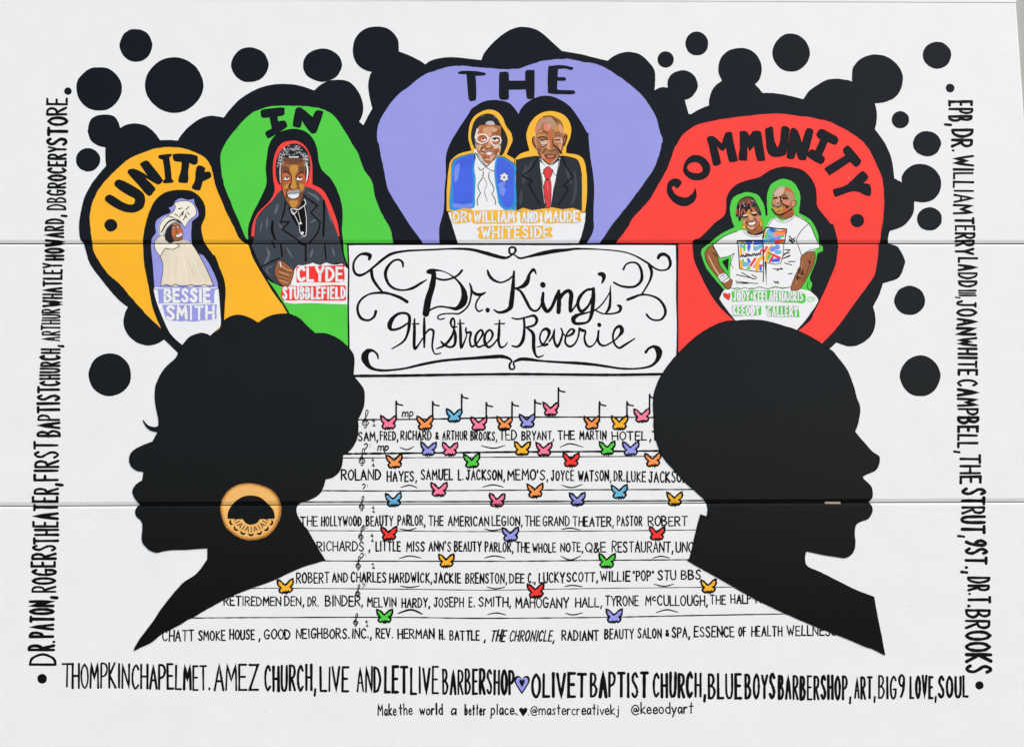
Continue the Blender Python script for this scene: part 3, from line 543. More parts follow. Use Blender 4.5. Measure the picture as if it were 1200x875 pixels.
# woman in a feathered hat, yellow petal
p1 = holder('portrait of a smiling woman in a cream feathered hat on the yellow petal'); f = Fig(p1, (60, 150))
q28 = lambda q: R(60, 280, q)
f.part('halo', [('p', f.r('985,850 960,760 965,640* 985,625 1010,600 1005,560 985,520 978,482* 935,490 890,478 850,495 830,530 800,545* 815,575 760,600 720,630 708,670 714,715 690,750 680,800') + q28('690,150 700,280 705,345* 1140,340* 1140,300 1100,200 1040,110'), 'purple'),
   ('p', q28('702,330* 850,335 1143,330* 1155,480 1160,580 1145,610* 1080,668* 1000,700 900,727* 830,665 790,600 735,470 705,370'), 'white')])
f.part('dress', [('p', f.r('712,770 740,742 772,735 790,785 850,775 930,768 975,815*') + q28('1000,90 1060,200 1110,322* 1085,312 1055,328 1000,314 955,328 905,314 850,325 790,315 750,327* 765,190 750,125* 725,95 705,40'), 'beige'),
   ('p', q28('712,20 760,10 835,20 880,50 830,70 780,65 745,120 715,75'), 'cream')] + [('l', q28(q), 'cream', .8) for q in ('830,110 820,290', '900,90 930,290', '960,120 1040,290')] + [('l', q28(q), 'pale', .5) for q in ('860,120 850,260', '930,140 985,270')] +
   [('l', f.r('712,770 740,742 772,735'), 'ink', .5), ('l', q28('705,20 710,70 745,120* 780,65* 830,72 880,50* 860,36 820,32'), 'ink', .6), ('l', q28('745,120 766,190 750,318*'), 'ink', .5), ('l', q28('960,30 1000,90 1060,200 1112,322*'), 'ink', .6), ('l', q28('745,325 790,312* 820,325* 850,310* 900,328* 955,312* 1000,325* 1050,312* 1085,328* 1112,318*'), 'ink', .6)], 1)
f.part('face', [('p', '815,665 870,648 892,685 905,725 885,768 840,775 815,740', 'sk1'), ('p', '870,680 893,700 900,725 880,735 866,710', 'burnt'), ('p', '825,690 855,690 850,730 828,735', 'burnt'), ('p', '830,655 870,652 880,668 835,672', 'sk2'), ('l', '822,660 822,760', 'ink', .5), ('p', '852,735 875,724 896,718 890,738 862,746', 'white'), ('l', '850,738 872,730 897,722', 'ink', .35), ('l', '850,738 864,750 892,740', 'ink', .5), ('l', '828,672 846,668', 'ink', .6), ('l', '862,665 878,668', 'ink', .6), ('o', (835, 682, 8, 6), 'white'), ('o', (868, 678, 7, 6), 'white'), ('o', (836, 683, 4, 4), 'ink'), ('o', (869, 679, 3.5, 4), 'ink'), ('l', '850,690 856,712 846,716', 'sk4', .6), ('l', '835,770 880,770 900,750', 'sk4', .8)], 1)
f.part('hair', [('p', '795,685 825,660 833,670 822,705 828,740 838,770 825,785 800,782 780,760 778,720', 'hair')], 2)
f.part('hat', [('p', '740,730 735,680 748,645 775,612 815,603 870,625 900,655 850,640 815,660 790,690 772,732', 'cream'), ('p', '800,600 835,575 850,540 845,515 905,498 960,510 990,555 988,598 945,632 915,682* 885,640 850,620', 'cream')] +
   [('l', '755,712 790,655 835,628 885,648', 'ink', 1.2), ('l', '765,730 795,680 840,645 880,655', 'grey', .9), ('l', '745,725 740,680 758,640 800,605 850,620 895,655', 'ink', .5), ('c', '800,600 835,575 850,540 845,515 905,498 960,510 990,555 988,598 945,632 915,682* 885,640 850,620', 'ink', .45)] +
   [('l', q, 'ink', .8) for q in ('870,555 895,548', '920,560 942,540', '930,575 945,592', '895,600 905,575 890,590', '905,630 915,605', '845,590 865,600', '875,610 905,570', '918,590 925,615')], 3)
s = Sheet(13)
s.poly(q28('730,338* 1120,335* 1112,442* 735,440*'), 'purple', wob=.5); s.poly(q28('762,452* 1132,448* 1130,545* 1000,562 850,560 785,548*'), 'purple', wob=.5)
block(s, 'BESSIE', 192.5, 246.5, 354, 15.5, 3.1); block(s, 'SMITH', 195.5, 251, 374.6, 16.5, 2.9); s.build('name_plate', p1, 'lavender bands with white outlined name letters')

# man in a dark coat, green petal
p2 = holder('portrait of a grinning grey haired man in a dark coat on the green petal'); f = Fig(p2, (240, 150))
q28 = lambda q: R(240, 280, q)
f.part('halo', [('p', '590,85 640,90 690,125 725,190 738,260 738,385* 800,415 840,470 880,560 910,650 925,745* 315,745* 325,660 360,580 440,500 475,430 465,340 465,230 490,150 530,100', 'red')])
f.part('coat', [('p', f.r('335,760 345,650 370,590 450,510 520,425 600,410 690,402 760,430 810,480 860,600 915,745') + q28('930,40 940,100 965,178* 900,160* 880,175* 830,155* 790,178* 740,158* 700,172* 640,175* 600,215* 590,310* 520,320 480,300 400,215 340,90 322,40'), 'coat'),
   ('p', '470,520 520,440 550,500 560,560 540,640 480,700 420,640 400,580', 'coat'), ('l', '500,520 490,560 480,590', 'coat3', 3.2), ('l', '430,610 420,690', 'coat3', 2.2), ('l', '390,640 380,710', 'coat3', 1.6), ('l', '700,440 760,470 780,500', 'coat3', 3.4), ('l', '500,650 540,700', 'coat3', 2), ('l', '720,650 770,620', 'coat3', 2.4), ('l', '840,560 870,660', 'coat3', 1.6), ('l', '640,760 700,730', 'coat3', 1.8),
   ('l', q28('420,60 440,110 400,190'), 'coat3', 3), ('l', q28('560,60 600,130'), 'coat3', 2.4), ('l', q28('740,70 720,130'), 'coat3', 3), ('l', q28('870,60 890,120'), 'coat3', 2.4), ('l', q28('450,250 420,210 470,180'), 'coat3', 1.5),
   ('l', '550,510 545,560 520,645* 580,640* 530,695* 600,740 680,800', 'ink', 1.4), ('l', '680,465 770,530* 725,580* 790,645* 770,720 710,790', 'ink', 1.4), ('l', '465,640 460,700 480,760', 'ink', 2.2), ('l', '815,500 815,620 810,740', 'ink', 2), ('l', '455,510 400,560 370,600', 'ink', .7), ('l', q28('520,40 530,120'), 'ink', 1.6), ('l', q28('690,30 690,150'), 'ink', 1.8), ('l', q28('820,40 830,140'), 'ink', 1.4), ('l', q28('390,190 470,150 510,130'), 'ink', 1.2), ('l', q28('480,60 460,20'), 'ink', 1.6), ('l', q28('670,45 640,20'), 'ink', 1.2)], 1)
f.part('shirt', [('p', '570,540 600,560 640,560 680,490 700,620 690,740 650,700 600,620', 'ink'), ('l', '680,490 690,520 640,560* 590,555 605,590 630,570', 'white', 1.0), ('l', '600,570 640,650 655,720 690,735 695,620 680,530', 'white', .7), ('l', '640,575 655,640', 'white', .5), ('o', (655, 652, 9, 9), 'white'), ('o', (668, 718, 9, 9), 'white')], 2)
g = Fig(p2, (285, 160), sc=11.67)
g.part('face', [('p', '535,300 690,290 840,300 855,450 845,620 835,760 800,900 740,975 660,985 600,900 540,790 520,640 530,450', 'sk1'), ('p', '540,300 840,300 835,350 700,375 550,350', 'umber'), ('p', '545,420 600,415 640,470 620,500 550,490', 'umber'), ('p', '755,420 830,410 835,500 770,500', 'umber'), ('p', '650,400 740,395 750,470 715,520 720,640 745,700 690,735 650,690 672,620 665,520 640,460', 'ochre'), ('p', '545,505 620,500 655,560 650,640 600,645 550,620', 'burnt'), ('p', '735,530 800,505 842,560 825,625 750,625', 'burnt'), ('p', '565,675 625,650 610,715 570,715', 'ochre'), ('p', '765,660 825,650 822,725 780,745', 'ochre'), ('p', '620,725 690,735 750,715 775,735 690,742 610,755', 'burnt'), ('p', '530,640 560,700 590,800 560,800', 'burnt'), ('p', '635,880 745,880 720,965 665,965', 'ochre'), ('p', '790,780 835,760 800,890 770,900', 'umber'),
 ('l', '560,380 640,372 820,385', 'sk4', .7), ('l', '550,500 600,488 660,548', 'ink', .9), ('l', '722,552 775,505 820,492', 'ink', .9), ('o', (592, 577, 38, 20), 'white'), ('o', (768, 580, 42, 20), 'white'), ('o', (598, 572, 14, 14), 'ink'), ('o', (776, 570, 15, 13), 'ink'), ('l', '548,580 590,548 640,572', 'ink', .6), ('l', '722,580 770,548 812,575', 'ink', .6), ('l', '555,610 600,612 635,600', 'ink', .7), ('l', '730,600 780,618 815,605', 'ink', .6),
 ('l', '660,545 655,620 640,680 640,712 688,728 740,700', 'ink', .6), ('l', '635,650 610,720 590,775 590,850', 'ink', .6), ('l', '738,650 768,712 780,745', 'ink', .6), ('p', '598,765 640,742 775,733 772,785 690,798 605,788', 'grey'), ('l', '610,765 700,755 765,750', 'lgrey', .5), ('p', '615,800 690,792 762,785 745,832 690,850 640,838', 'white'), ('l', '640,800 645,835', 'grey', .25), ('l', '690,795 690,848', 'grey', .25), ('l', '725,792 725,840', 'grey', .25), ('l', '590,775 615,835 690,862 755,835 782,760', 'ink', .5), ('l', '640,868 690,880 740,865', 'lips', .5),
 ('l', '520,640 545,790 600,900 660,985', 'ink', .6), ('l', '835,760 800,900 740,975', 'ink', .5), ('l', '533,310 528,450 520,620', 'ink', .5), ('l', '845,320 855,450 848,600', 'ink', .5)], 3)
hs = [('p', '490,345 486,240 515,160 585,112 650,115 700,160 720,240 717,310 700,380 690,300 683,215 640,208 570,205 530,215 522,300 515,390', 'hair')]
rnd = random.Random(4)
for _ in range(110):
    a = rnd.uniform(math.pi * 1.0, math.pi * 2.02); rr = rnd.uniform(.72, .97); x = 603 + 112 * rr * math.cos(a); y = 245 + 128 * rr * math.sin(a) + (0 if rnd.random() < .8 else 30)
    hs.append(('l', '%d,%d %d,%d %d,%d' % (x, y, x + rnd.uniform(-9, 9), y + rnd.uniform(-9, 9), x + rnd.uniform(-12, 12), y + rnd.uniform(-9, 9)), 'lgrey', .5))
hs += [('l', '520,235 515,300 517,375', 'lgrey', 1.6), ('l', '695,240 704,300 695,370', 'white', 1.8), ('l', '580,200 640,200', 'white', 1.3)]
f.part('hair', hs, 4)
f.o = (240, 280)
f.part('hand', [('p', '500,150 530,150 600,205 607,240 580,312 540,322 505,295 478,235 485,180', 'sk1'), ('l', '525,185 570,215 595,215', 'sk3', .9), ('l', '510,225 575,250', 'sk3', .9), ('l', '500,250 575,280', 'sk2', 1), ('l', '510,280 570,300', 'sk3', .9), ('l', '515,160 520,190', 'white', 1.1), ('l', '500,240 580,262', 'ink', .4), ('l', '510,205 600,235', 'ink', .4), ('l', '500,268 575,290', 'ink', .4), ('c', '500,150 530,150 600,205 607,240 580,312 540,322 505,295 478,235 485,180', 'ink', .5)], 5)
s = Sheet(15)
s.poly(q28('632,182* 690,178 740,162* 790,182* 830,160* 880,178* 940,170* 978,205* 975,447* 700,440 620,444 545,435* 530,325* 588,310 600,240'), 'white', wob=.3)
s.poly(q28('628,190* 955,180* 955,295* 625,297*'), 'vivid', wob=.7); s.poly(q28('528,332 560,320* 962,318* 965,410 940,422* 700,420 535,415'), 'vivid', wob=.7)
block(s, 'CLYDE', 348.5, 402, 329.5, 16.5, 3.0); block(s, 'STUBBLEFIELD', 331.5, 405, 350.3, 14, 2.4); s.build('name_plate', p2, 'red bands with white outlined name letters')

# couple on the lavender petal
p3 = holder('portrait of a woman in round glasses and a royal blue jacket on the lavender petal'); f = Fig(p3, (500, 120))
s = Sheet(10); s.poly(R(440, 150, '500,560* 498,580 520,650 558,770 567,787*') + R(640, 150, '222,787* 240,740 265,640 270,550*'), 'white'); s.build('name_panel', mural, 'white panel with the couple names above the upper joint')
yel = '135,748* 135,600 150,440 170,390 220,350 305,328* 285,260 285,190 305,120 350,75 420,48 480,60 520,100 545,160 580,210 590,260 570,310 550,355* 602,386*'
f.part('halo', [('p', yel + ' 602,745*', 'gold')])
f.part('hair', [('p', '305,260 308,180 340,110 410,78 470,95 505,150 540,210 555,260 545,310 515,365 490,350 505,330 505,250 500,170 420,155 350,175 335,220 335,320', 'hair'), ('p', '405,150 415,132 450,130 465,155', 'lgrey'), ('l', '345,180 338,240 335,300', 'lgrey', 1.2), ('l', '480,110 460,95', 'grey', .8), ('l', '370,100 400,90', 'coat3', .8)], 1)
f.part('blouse', [('p', '320,350 360,400 405,440 485,385 490,600 525,735 310,738 318,600 320,450', 'white'), ('l', '330,352 350,430 368,465 405,440*', 'ink', .7), ('l', '475,390 468,465 440,465 408,445', 'ink', .7), ('l', '385,470 385,510 350,570 368,620* 345,670 350,705', 'ink', .7), ('l', '430,475 425,520 460,590 445,625* 470,670 470,700', 'ink', .7), ('l', '380,500 412,560 395,610 415,675', 'grey', .9), ('l', '500,350 480,380', 'ink', .5)], 1)
f.part('jacket', [('p', '165,550 168,440 185,395 250,365 332,352 325,450 335,520 330,640 325,720 250,725 158,730', 'teal'), ('p', '180,560 185,440 215,390 322,362 312,450 318,560 310,700 260,720 190,715', 'royal'), ('p', '478,380 530,378 608,430 608,520 607,740 505,715 480,620 462,480', 'teal'), ('p', '488,390 530,390 592,440 595,520 590,700 525,710 490,600 475,480', 'royal'), ('p', '500,570 540,590 525,640 500,620', 'royal2'), ('p', '190,450 225,420 215,520 190,540', 'royal2'), ('p', '185,690 250,700 310,690 300,722 190,722', 'royal2'), ('p', '485,560 520,545 540,560 500,580', 'royal2'), ('l', '168,440 185,395 250,365 332,352', 'ink', .4), ('l', '478,378 530,375 605,430', 'ink', .5)], 2)
st = []
for k in range(12):
    a = math.pi * k / 6 - math.pi / 2; rr = (35 if k % 2 == 0 else 23); st.append('%.0f,%.0f*' % (530 + rr * math.cos(a), 513 + rr * math.sin(a)))
f.part('brooch', [('p', ' '.join(st), 'white'), ('c', ' '.join(st), 'ink', .35), ('l', '512,505 548,522', 'grey', .4), ('l', '530,490 530,538', 'grey', .4), ('l', '548,503 512,524', 'grey', .4), ('o', (530, 514, 7, 6), 'ink')], 3)
f.part('collar', [('p', '325,345 350,320 480,365 478,400 408,445 345,440', 'white'), ('l', '335,345 365,400 405,442', 'ink', .8), ('l', '405,442 470,385', 'ink', .7)], 2)
g = Fig(p3, (550, 125), sc=19.45)
g.part('face', [('p', '245,430 690,440 710,560 725,800 695,960 680,1040 600,1150 520,1250 430,1310 350,1270 250,1120 180,1030 155,850 200,600', 'sk2'), ('p', '330,480 570,470 560,560 500,640 470,700 400,700 320,600', 'peach'), ('p', '500,570 690,500 705,650 600,665', 'sk1'), ('p', '520,520 640,500 620,560 540,590', 'sk3'), ('p', '430,750 475,730 490,880 505,930 440,955 375,920 430,850', 'peach'), ('p', '170,880 300,890 255,1000 195,990', 'sk3'), ('p', '545,900 695,880 690,980 600,1000', 'pale'), ('p', '560,985 680,960 650,1080 590,1100', 'sk1'), ('p', '250,1000 340,960 360,1060 280,1090', 'peach'), ('p', '330,1120 400,1150 390,1250 330,1200', 'sk1'), ('p', '470,1150 580,1100 520,1230 470,1240', 'sk3'),
 ('l', '250,440 400,428 650,460', 'burnt', .8), ('l', '280,470 270,600 230,700', 'burnt', .9), ('l', '700,520 700,650', 'burnt', .8), ('l', '348,900 400,958 530,935', 'ink', .6), ('l', '470,870 480,930', 'umber', .6), ('l', '305,915 262,980 290,1030 350,1042', 'ink', 1.0), ('l', '370,1045 430,1022 520,1050 540,1065', 'grey', .9), ('p', '385,1075 430,1045 515,1060 500,1092 420,1102', 'white'), ('p', '345,1080 430,1108 525,1088 490,1135 420,1142', 'lips'), ('l', '370,1205 455,1205', 'white', .8), ('o', (432, 1175, 14, 12), 'ink'), ('l', '190,1080 280,1220 370,1335 420,1352 560,1200 690,1080', 'umber', .9)], 3)
g.part('glasses', [('o', (250, 745, 55, 50), 'burnt'), ('o', (330, 758, 52, 26), 'white'), ('o', (320, 738, 24, 22), 'ink'), ('l', '230,780 300,815 380,800', 'peach', .8), ('o', (585, 815, 75, 38), 'burnt'), ('o', (588, 770, 78, 28), 'white'), ('o', (580, 748, 30, 24), 'ink'), ('l', '525,740 600,718 680,745', 'ink', .8), ('l', '250,690 320,668 380,695', 'umber', .7),
 ('c', '165,740 190,665 290,632 390,665 425,740 385,815 300,845 205,815', 'white', 1.35), ('c', '490,780 515,710 600,680 690,700 720,780 690,860 600,890 520,855', 'white', 1.35), ('l', '425,715 492,730', 'white', 1.0), ('l', '130,720 155,610 205,530', 'white', 1.2), ('l', '140,750 150,860 160,960', 'grey', 1.0), ('l', '150,830 210,855 300,862 400,820', 'ink', .4), ('l', '660,890 720,850', 'ink', .4), ('p', '640,1085 680,1040 672,1092 650,1112', 'white')], 4)
p4 = holder('portrait of a bald man in a dark suit and red tie on the lavender petal'); f = Fig(p4, (500, 120))
f.part('halo', [('p', '602,386* 640,350 700,330* 680,250 685,190 720,120 780,72 850,58 920,75 965,110 990,170 985,240 960,300 955,345* 1040,360 1080,400 1095,480 1100,570 1095,680 1085,752* 602,745*', 'gold')])
f.part('suit', [('p', '610,420 625,393 700,375 770,370 840,440 905,368 1000,380 1040,410 1060,500 1062,745* 1000,722* 930,732* 860,718* 790,728* 720,738* 660,722* 612,742*', 'coat2'), ('l', '680,430 660,560', 'coat', 5), ('l', '950,440 990,560', 'coat', 5), ('l', '720,400 700,450 670,520', 'coat', 3), ('l', '650,600 640,700', 'coat', 4), ('l', '1010,470 1020,600 990,700', 'coat', 4), ('l', '760,380 720,450 655,505* 725,540* 700,560 740,640 775,700', 'ink', 1.2), ('l', '925,375 960,450 1000,510* 935,570* 965,600 900,700', 'ink', 1.2), ('l', '612,420 625,393 700,375 765,370', 'ink', .6), ('l', '905,368 1000,380 1040,410 1060,500', 'ink', .6)], 1)
f.part('shirt', [('p', '772,388 800,420 840,445 905,385 895,480 865,600 850,715 812,712 790,560', 'white'), ('l', '772,388 775,480 795,490 800,460', 'ink', .6), ('l', '905,385 890,495 868,485 860,460', 'ink', .6), ('l', '785,500 800,600 812,712', 'ink', .5), ('l', '890,495 865,620 850,715', 'ink', .5)], 2)
f.part('tie', [('p', '800,470 830,440 860,470 842,522 815,527', 'tie'), ('p', '812,530 845,530 852,600 845,712 818,714 800,610', 'tie'), ('c', '800,470 830,440 860,470 842,522 815,527', 'ink', .5), ('c', '812,530 845,530 852,600 845,712 818,714 800,610', 'ink', .5), ('l', '825,550 830,600', 'pink', .6), ('l', '815,620 835,680', 'rust', .6)], 3)
f.part('collar', [('p', '770,385 900,380 905,395 842,440 800,425', 'white')], 2)
g = Fig(p4, (615, 130), sc=19.45)
g.part('ear', [('p', '245,590 180,600 160,680 195,800 245,880 280,890 270,700', 'sk2'), ('l', '195,600 178,700 240,830', 'ink', 1.0), ('l', '210,640 215,700 245,740', 'burnt', .6)], 3)
g.part('ear', [('p', '880,540 950,535 965,600 905,780 860,830', 'sk2'), ('l', '890,620 925,565 945,640 890,790', 'ink', .9), ('l', '950,535 968,600 905,790', 'ink', .5)], 3)
g.part('face', [('p', '255,340 330,200 420,140 560,125 700,160 820,260 872,400 885,650 862,850 820,980 700,1120 560,1222 500,1200 380,1070 280,900 240,700 238,500', 'sk2'), ('p', '265,350 400,155 425,200 330,330 290,480 252,480', 'rose'), ('p', '430,180 600,155 700,230 640,330 560,320 430,270 350,400 295,410 340,270', 'taupe'), ('p', '440,300 560,300 605,380 540,460 450,430', 'rose'), ('p', '600,300 700,290 735,360 690,430 625,400', 'taupe'), ('p', '610,145 770,240 765,285 660,215', 'umber'), ('p', '690,380 760,340 770,450 690,470', 'ochre'), ('p', '780,300 855,350 872,500 790,480', 'peach'), ('p', '540,470 620,440 610,640 640,800 560,860 545,700', 'burnt'), ('o', (560, 345, 26, 20), 'pale'),
 ('p', '280,850 370,880 345,980 420,1080 310,960', 'jaw'), ('p', '280,540 420,540 500,580 380,590 290,600', 'ochre'), ('p', '530,620 565,700 590,860 540,910 490,860', 'peach'), ('o', (600, 820, 32, 45), 'burnt'), ('p', '450,1090 700,1080 600,1195 520,1190', 'burnt'), ('p', '400,980 460,1060 420,1110 370,1020', 'rose'), ('p', '690,860 760,860 790,970 720,980', 'jaw'), ('p', '770,760 850,700 840,860 800,880', 'peach'),
 ('l', '340,468 420,462', 'white', .6), ('l', '400,466 460,485 525,515', 'ink', .8), ('l', '660,528 740,505 830,512', 'jaw', 1.5), ('l', '700,560 800,562', 'rust', 1.3), ('l', '310,612 400,596 480,612 528,660', 'ink', 1.0), ('p', '340,665 440,655 522,700 480,770 380,762 338,720', 'pale'), ('l', '345,672 480,665', 'ink', .9), ('o', (400, 682, 22, 16), 'ink'), ('o', (345, 720, 14, 18), 'ink'), ('l', '350,808 430,815 505,758', 'ink', .7), ('l', '380,800 440,795', 'white', .5),
 ('p', '675,650 760,622 832,650 842,720 760,762 690,730', 'peach'), ('l', '690,668 800,664', 'ink', 1.0), ('l', '672,642 740,612 830,635', 'lgrey', .6), ('l', '700,735 820,760', 'umber', .7), ('l', '635,640 630,720 660,780', 'ink', .6), ('l', '840,620 850,740', 'white', .6), ('l', '480,860 540,902 620,922 690,882', 'ink', .6), ('l', '480,870 410,960', 'ink', .8), ('l', '650,790 740,850 835,970', 'ink', 1.3), ('l', '700,830 755,920 750,990', 'jaw', .9),
 ('p', '440,1010 580,965 725,1000 680,1045 500,1045', 'jaw'), ('p', '505,1035 665,1028 650,1062 520,1066', 'rose'), ('l', '460,1010 520,1075 650,1075 705,1012', 'ink', .9), ('l', '500,1025 680,1015', 'rust', .5), ('l', '300,950 380,1075 480,1175 560,1226 660,1185 790,1050', 'ink', .8), ('l', '885,600 872,800 825,960', 'ink', .6), ('l', '245,500 250,700 270,800', 'lgrey', .5), ('l', '420,135 560,118 700,155 820,255 870,380', 'ink', .6)], 4)
s = Sheet(15)
for a, b, c_, d_ in [(529.5, 549.5, 246.5, 261.3), (553.2, 605, 246.5, 261.6), (610, 632.6, 247, 261.4), (636.5, 680, 246, 261.2), (562.2, 645.5, 264.8, 279.6)]:
    s.poly([(a, c_ + 1), ((a + b) / 2, c_ - .3), (b - 1, c_ + .6), (b, (c_ + d_) / 2), (b - .6, d_ - .6), ((a + b) / 2, d_ + .3), (a + 1, d_), (a - .3, (c_ + d_) / 2)], 'gold', wob=.5)
block(s, 'DR', 531, 547.5, 260.4, 12.6, 2.2); s.stroke([(550.2, 259.5, True, None), (550.3, 260, True, None)], 1.0, 'ink'); block(s, 'WILLIAM', 555, 603, 260.5, 13, 2.2); block(s, 'AND', 611.5, 630.5, 260.4, 12.5, 2.2); block(s, 'MAUDE', 638.5, 678, 260.2, 13, 2.2); block(s, 'WHITESIDE', 564, 644, 279, 13, 2.2)
s.build('name_plate', mural, 'gold blots with white outlined couple names')

# pair on the red petal
p5 = holder('portrait of a woman with short hair and round earrings in a white t-shirt on the red petal'); f = Fig(p5, (780, 150)); q28 = lambda q: R(780, 280, q)
s = Sheet(10); s.poly(f.r('260,820 370,730 470,680* 450,620 440,540 470,470 560,440 630,460 670,520 685,600 697,598* 693,520 695,460 720,390 780,352 830,352 880,380 915,440 920,510 910,580* 990,630 1040,720 1050,790') + q28('1075,55 1070,85 1040,100 1020,180 985,260 1000,310 985,362* 400,348* 350,290 280,200 245,110 248,70'), 'green', wob=.3); s.build('halo', mural, 'green halo round the pair on the red petal')
s = Sheet(11); s.poly(q28('450,340* 400,348* 375,390 380,430 482,562* 620,560 880,640* 960,550 1035,440 1035,400 985,355* 870,335*'), 'white'); s.build('name_panel', mural, 'white panel with the pair names above the right head')
f.part('t_shirt', [('p', f.r('325,800 400,742 490,706 545,700 600,728 670,705 690,720 690,800') + q28('690,340* 640,345 590,332 540,345 490,330 445,345* 440,250 450,108* 375,135* 322,40'), 'white'), ('l', f.r('318,805 400,742 490,706'), 'ink', .6), ('l', q28('322,40 370,130* 430,120 470,98*'), 'ink', .6), ('l', q28('470,98 445,165 460,200'), 'ink', .5), ('l', f.r('535,700 570,725 620,735 670,720'), 'grey', .7), ('l', f.r('530,710 570,738 620,745 670,735'), 'ink', .4), ('l', q28('445,335 490,348* 540,333* 590,345* 640,328* 700,342* 750,325* 800,340* 850,328*'), 'ink', .6)] +
   [('l', q28(q), 'ink', .8) for q in ('485,245 620,275', '520,230 600,275', '590,245 625,265', '480,290 560,300 630,305', '485,302 560,305', '435,170 440,130', '735,205 800,208', '765,215 790,200', '840,240 865,236', '740,290 775,305', '750,300 770,290', '805,100 850,98', '800,135 850,118', '800,120 850,75', '815,165 860,178', '840,155 885,155')], 1)
g = Fig(p5, (850, 262), sc=14.59)
zz = ' '.join('%d,%d' % (245 + k * 16, 562 - k * 2 + (22 if k % 2 else -22) * (1 if k % 3 else .5)) for k in range(24))
g.part('printed_artwork', [('p', '225,300* 640,292* 650,828* 440,805 240,768*', 'white'), ('l', '255,330 315,326', 'ochre', 1.7), ('l', '365,332 440,326', 'royal', 3), ('l', '515,332 615,324', 'royal', 3.4), ('l', '300,395 262,385', 'blue', 3.2), ('l', '335,350 322,470', 'green', 1.6), ('l', '405,375 400,430', 'royal', 2.6), ('l', '400,440 396,470', 'royal2', 1.6), ('l', '515,435 610,385', 'blue', 3.6), ('l', '262,430 266,520', 'yellow', 2.5), ('l', '485,370 492,430', 'ochre', 1.0), ('l', '600,480 628,445', 'red', 1.8), ('l', '640,470 638,520', 'pink', 1.2), ('l', '345,515 378,520', 'red', 1.3), ('l', '300,622 298,660', 'green', 1.8), ('l', '388,612 412,655', 'royal', 2.4), ('l', '330,700 375,690', 'blue', 4), ('l', '258,650 278,765', 'yellow', 2.7), ('l', '512,600 430,722', 'vivid', 2.2), ('l', '540,650 482,750', 'pink', 1.4), ('l', '635,580 560,640 538,810', 'yellow', 3.2), ('p', '350,780* 398,722* 442,782*', 'green'), ('l', '590,715 645,718', 'vivid', 1.6), ('l', '600,742 602,790', 'royal', 2.2), ('l', zz, 'ink', .8), ('l', '250,575 620,535', 'grey', .7),
 ('l', '215,345 212,300 300,296 640,290', 'ink', 1.3), ('l', '215,340 232,600 242,770', 'ink', .8), ('l', '242,770 440,808 650,830', 'ink', .7), ('l', '638,285 650,500 650,900 648,990', 'ink', .9)], 2)
f.part('arm', [('p', q28('268,100 300,50 325,55 350,100 372,185 440,268 457,290 440,337 410,335 350,255 290,175'), 'sk1'), ('l', q28('290,110 340,210 400,290'), 'sk3', 2), ('l', q28('325,95 345,120'), 'ink', .9), ('c', q28('268,100 300,50 325,55 350,100 372,185 440,268 457,290 440,337 410,335 350,255 290,175'), 'ink', .6), ('p', q28('355,262 400,235 440,268 400,300'), 'white'), ('l', q28('362,268 405,240'), 'ink', .5), ('l', q28('375,280 420,252'), 'grey', .6), ('l', q28('388,292 432,262'), 'ink', .6), ('l', q28('385,245 398,258'), 'purple', 1), ('p', q28('360,145* 447,112* 436,252*'), 'green'), ('p', q28('384,155* 432,132* 426,222*'), 'black')], 2)
g = Fig(p5, (855, 225), sc=19.45)
g.part('neck', [('p', '380,780 560,860 700,720 770,860 730,960 570,990 420,950', 'sk1'), ('l', '420,900 560,990 740,950', 'ink', .5)], 1)
g.part('face', [('p', '280,620 330,520 400,400 520,330 620,420 695,540 705,640 690,800 640,850 540,875 430,860 350,770 300,710', 'sk2'), ('p', '430,500 520,540 560,640 470,655 425,580', 'peach'), ('p', '530,365 610,440 520,465', 'burnt'), ('p', '610,560 690,570 685,680 600,700', 'rose'), ('p', '300,650 385,635 380,720 330,745', 'rose'), ('p', '400,420 460,400 450,500 400,510', 'ochre'), ('p', '400,780 560,790 520,860 430,850', 'sk3'), ('p', '600,740 680,690 660,790 600,800', 'burnt'),
 ('l', '310,545 400,525', 'white', 1.1), ('l', '298,572 345,578 405,560', 'ink', 1.3), ('l', '515,488 600,470', 'white', 1.1), ('l', '512,515 560,532 608,508', 'ink', 1.5), ('l', '560,560 620,560', 'ochre', .6), ('l', '430,600 415,645 470,662 545,640 530,600', 'umber', .7), ('l', '560,600 600,640 645,690', 'ink', .6), ('l', '385,660 375,720', 'ink', .8), ('p', '420,722 520,692 595,685 560,745 490,765', 'white'), ('p', '450,755 555,745 500,785', 'rose'), ('l', '395,708 440,765 500,790 565,755 615,680', 'ink', .7), ('l', '420,710 510,685 600,672', 'umber', .6), ('l', '360,770 440,850 540,878 640,800 670,750', 'ink', .6)], 2)
hs = [('p', '140,570 150,400 200,220 300,130 440,100 560,150 640,300 705,440 725,520 690,540 610,440 530,335 500,470 450,390 380,460 330,520 280,560 265,620 215,680 190,560', 'hair'), ('p', '210,230 300,160 440,130 520,190 480,260 330,260 240,320', 'umber')]
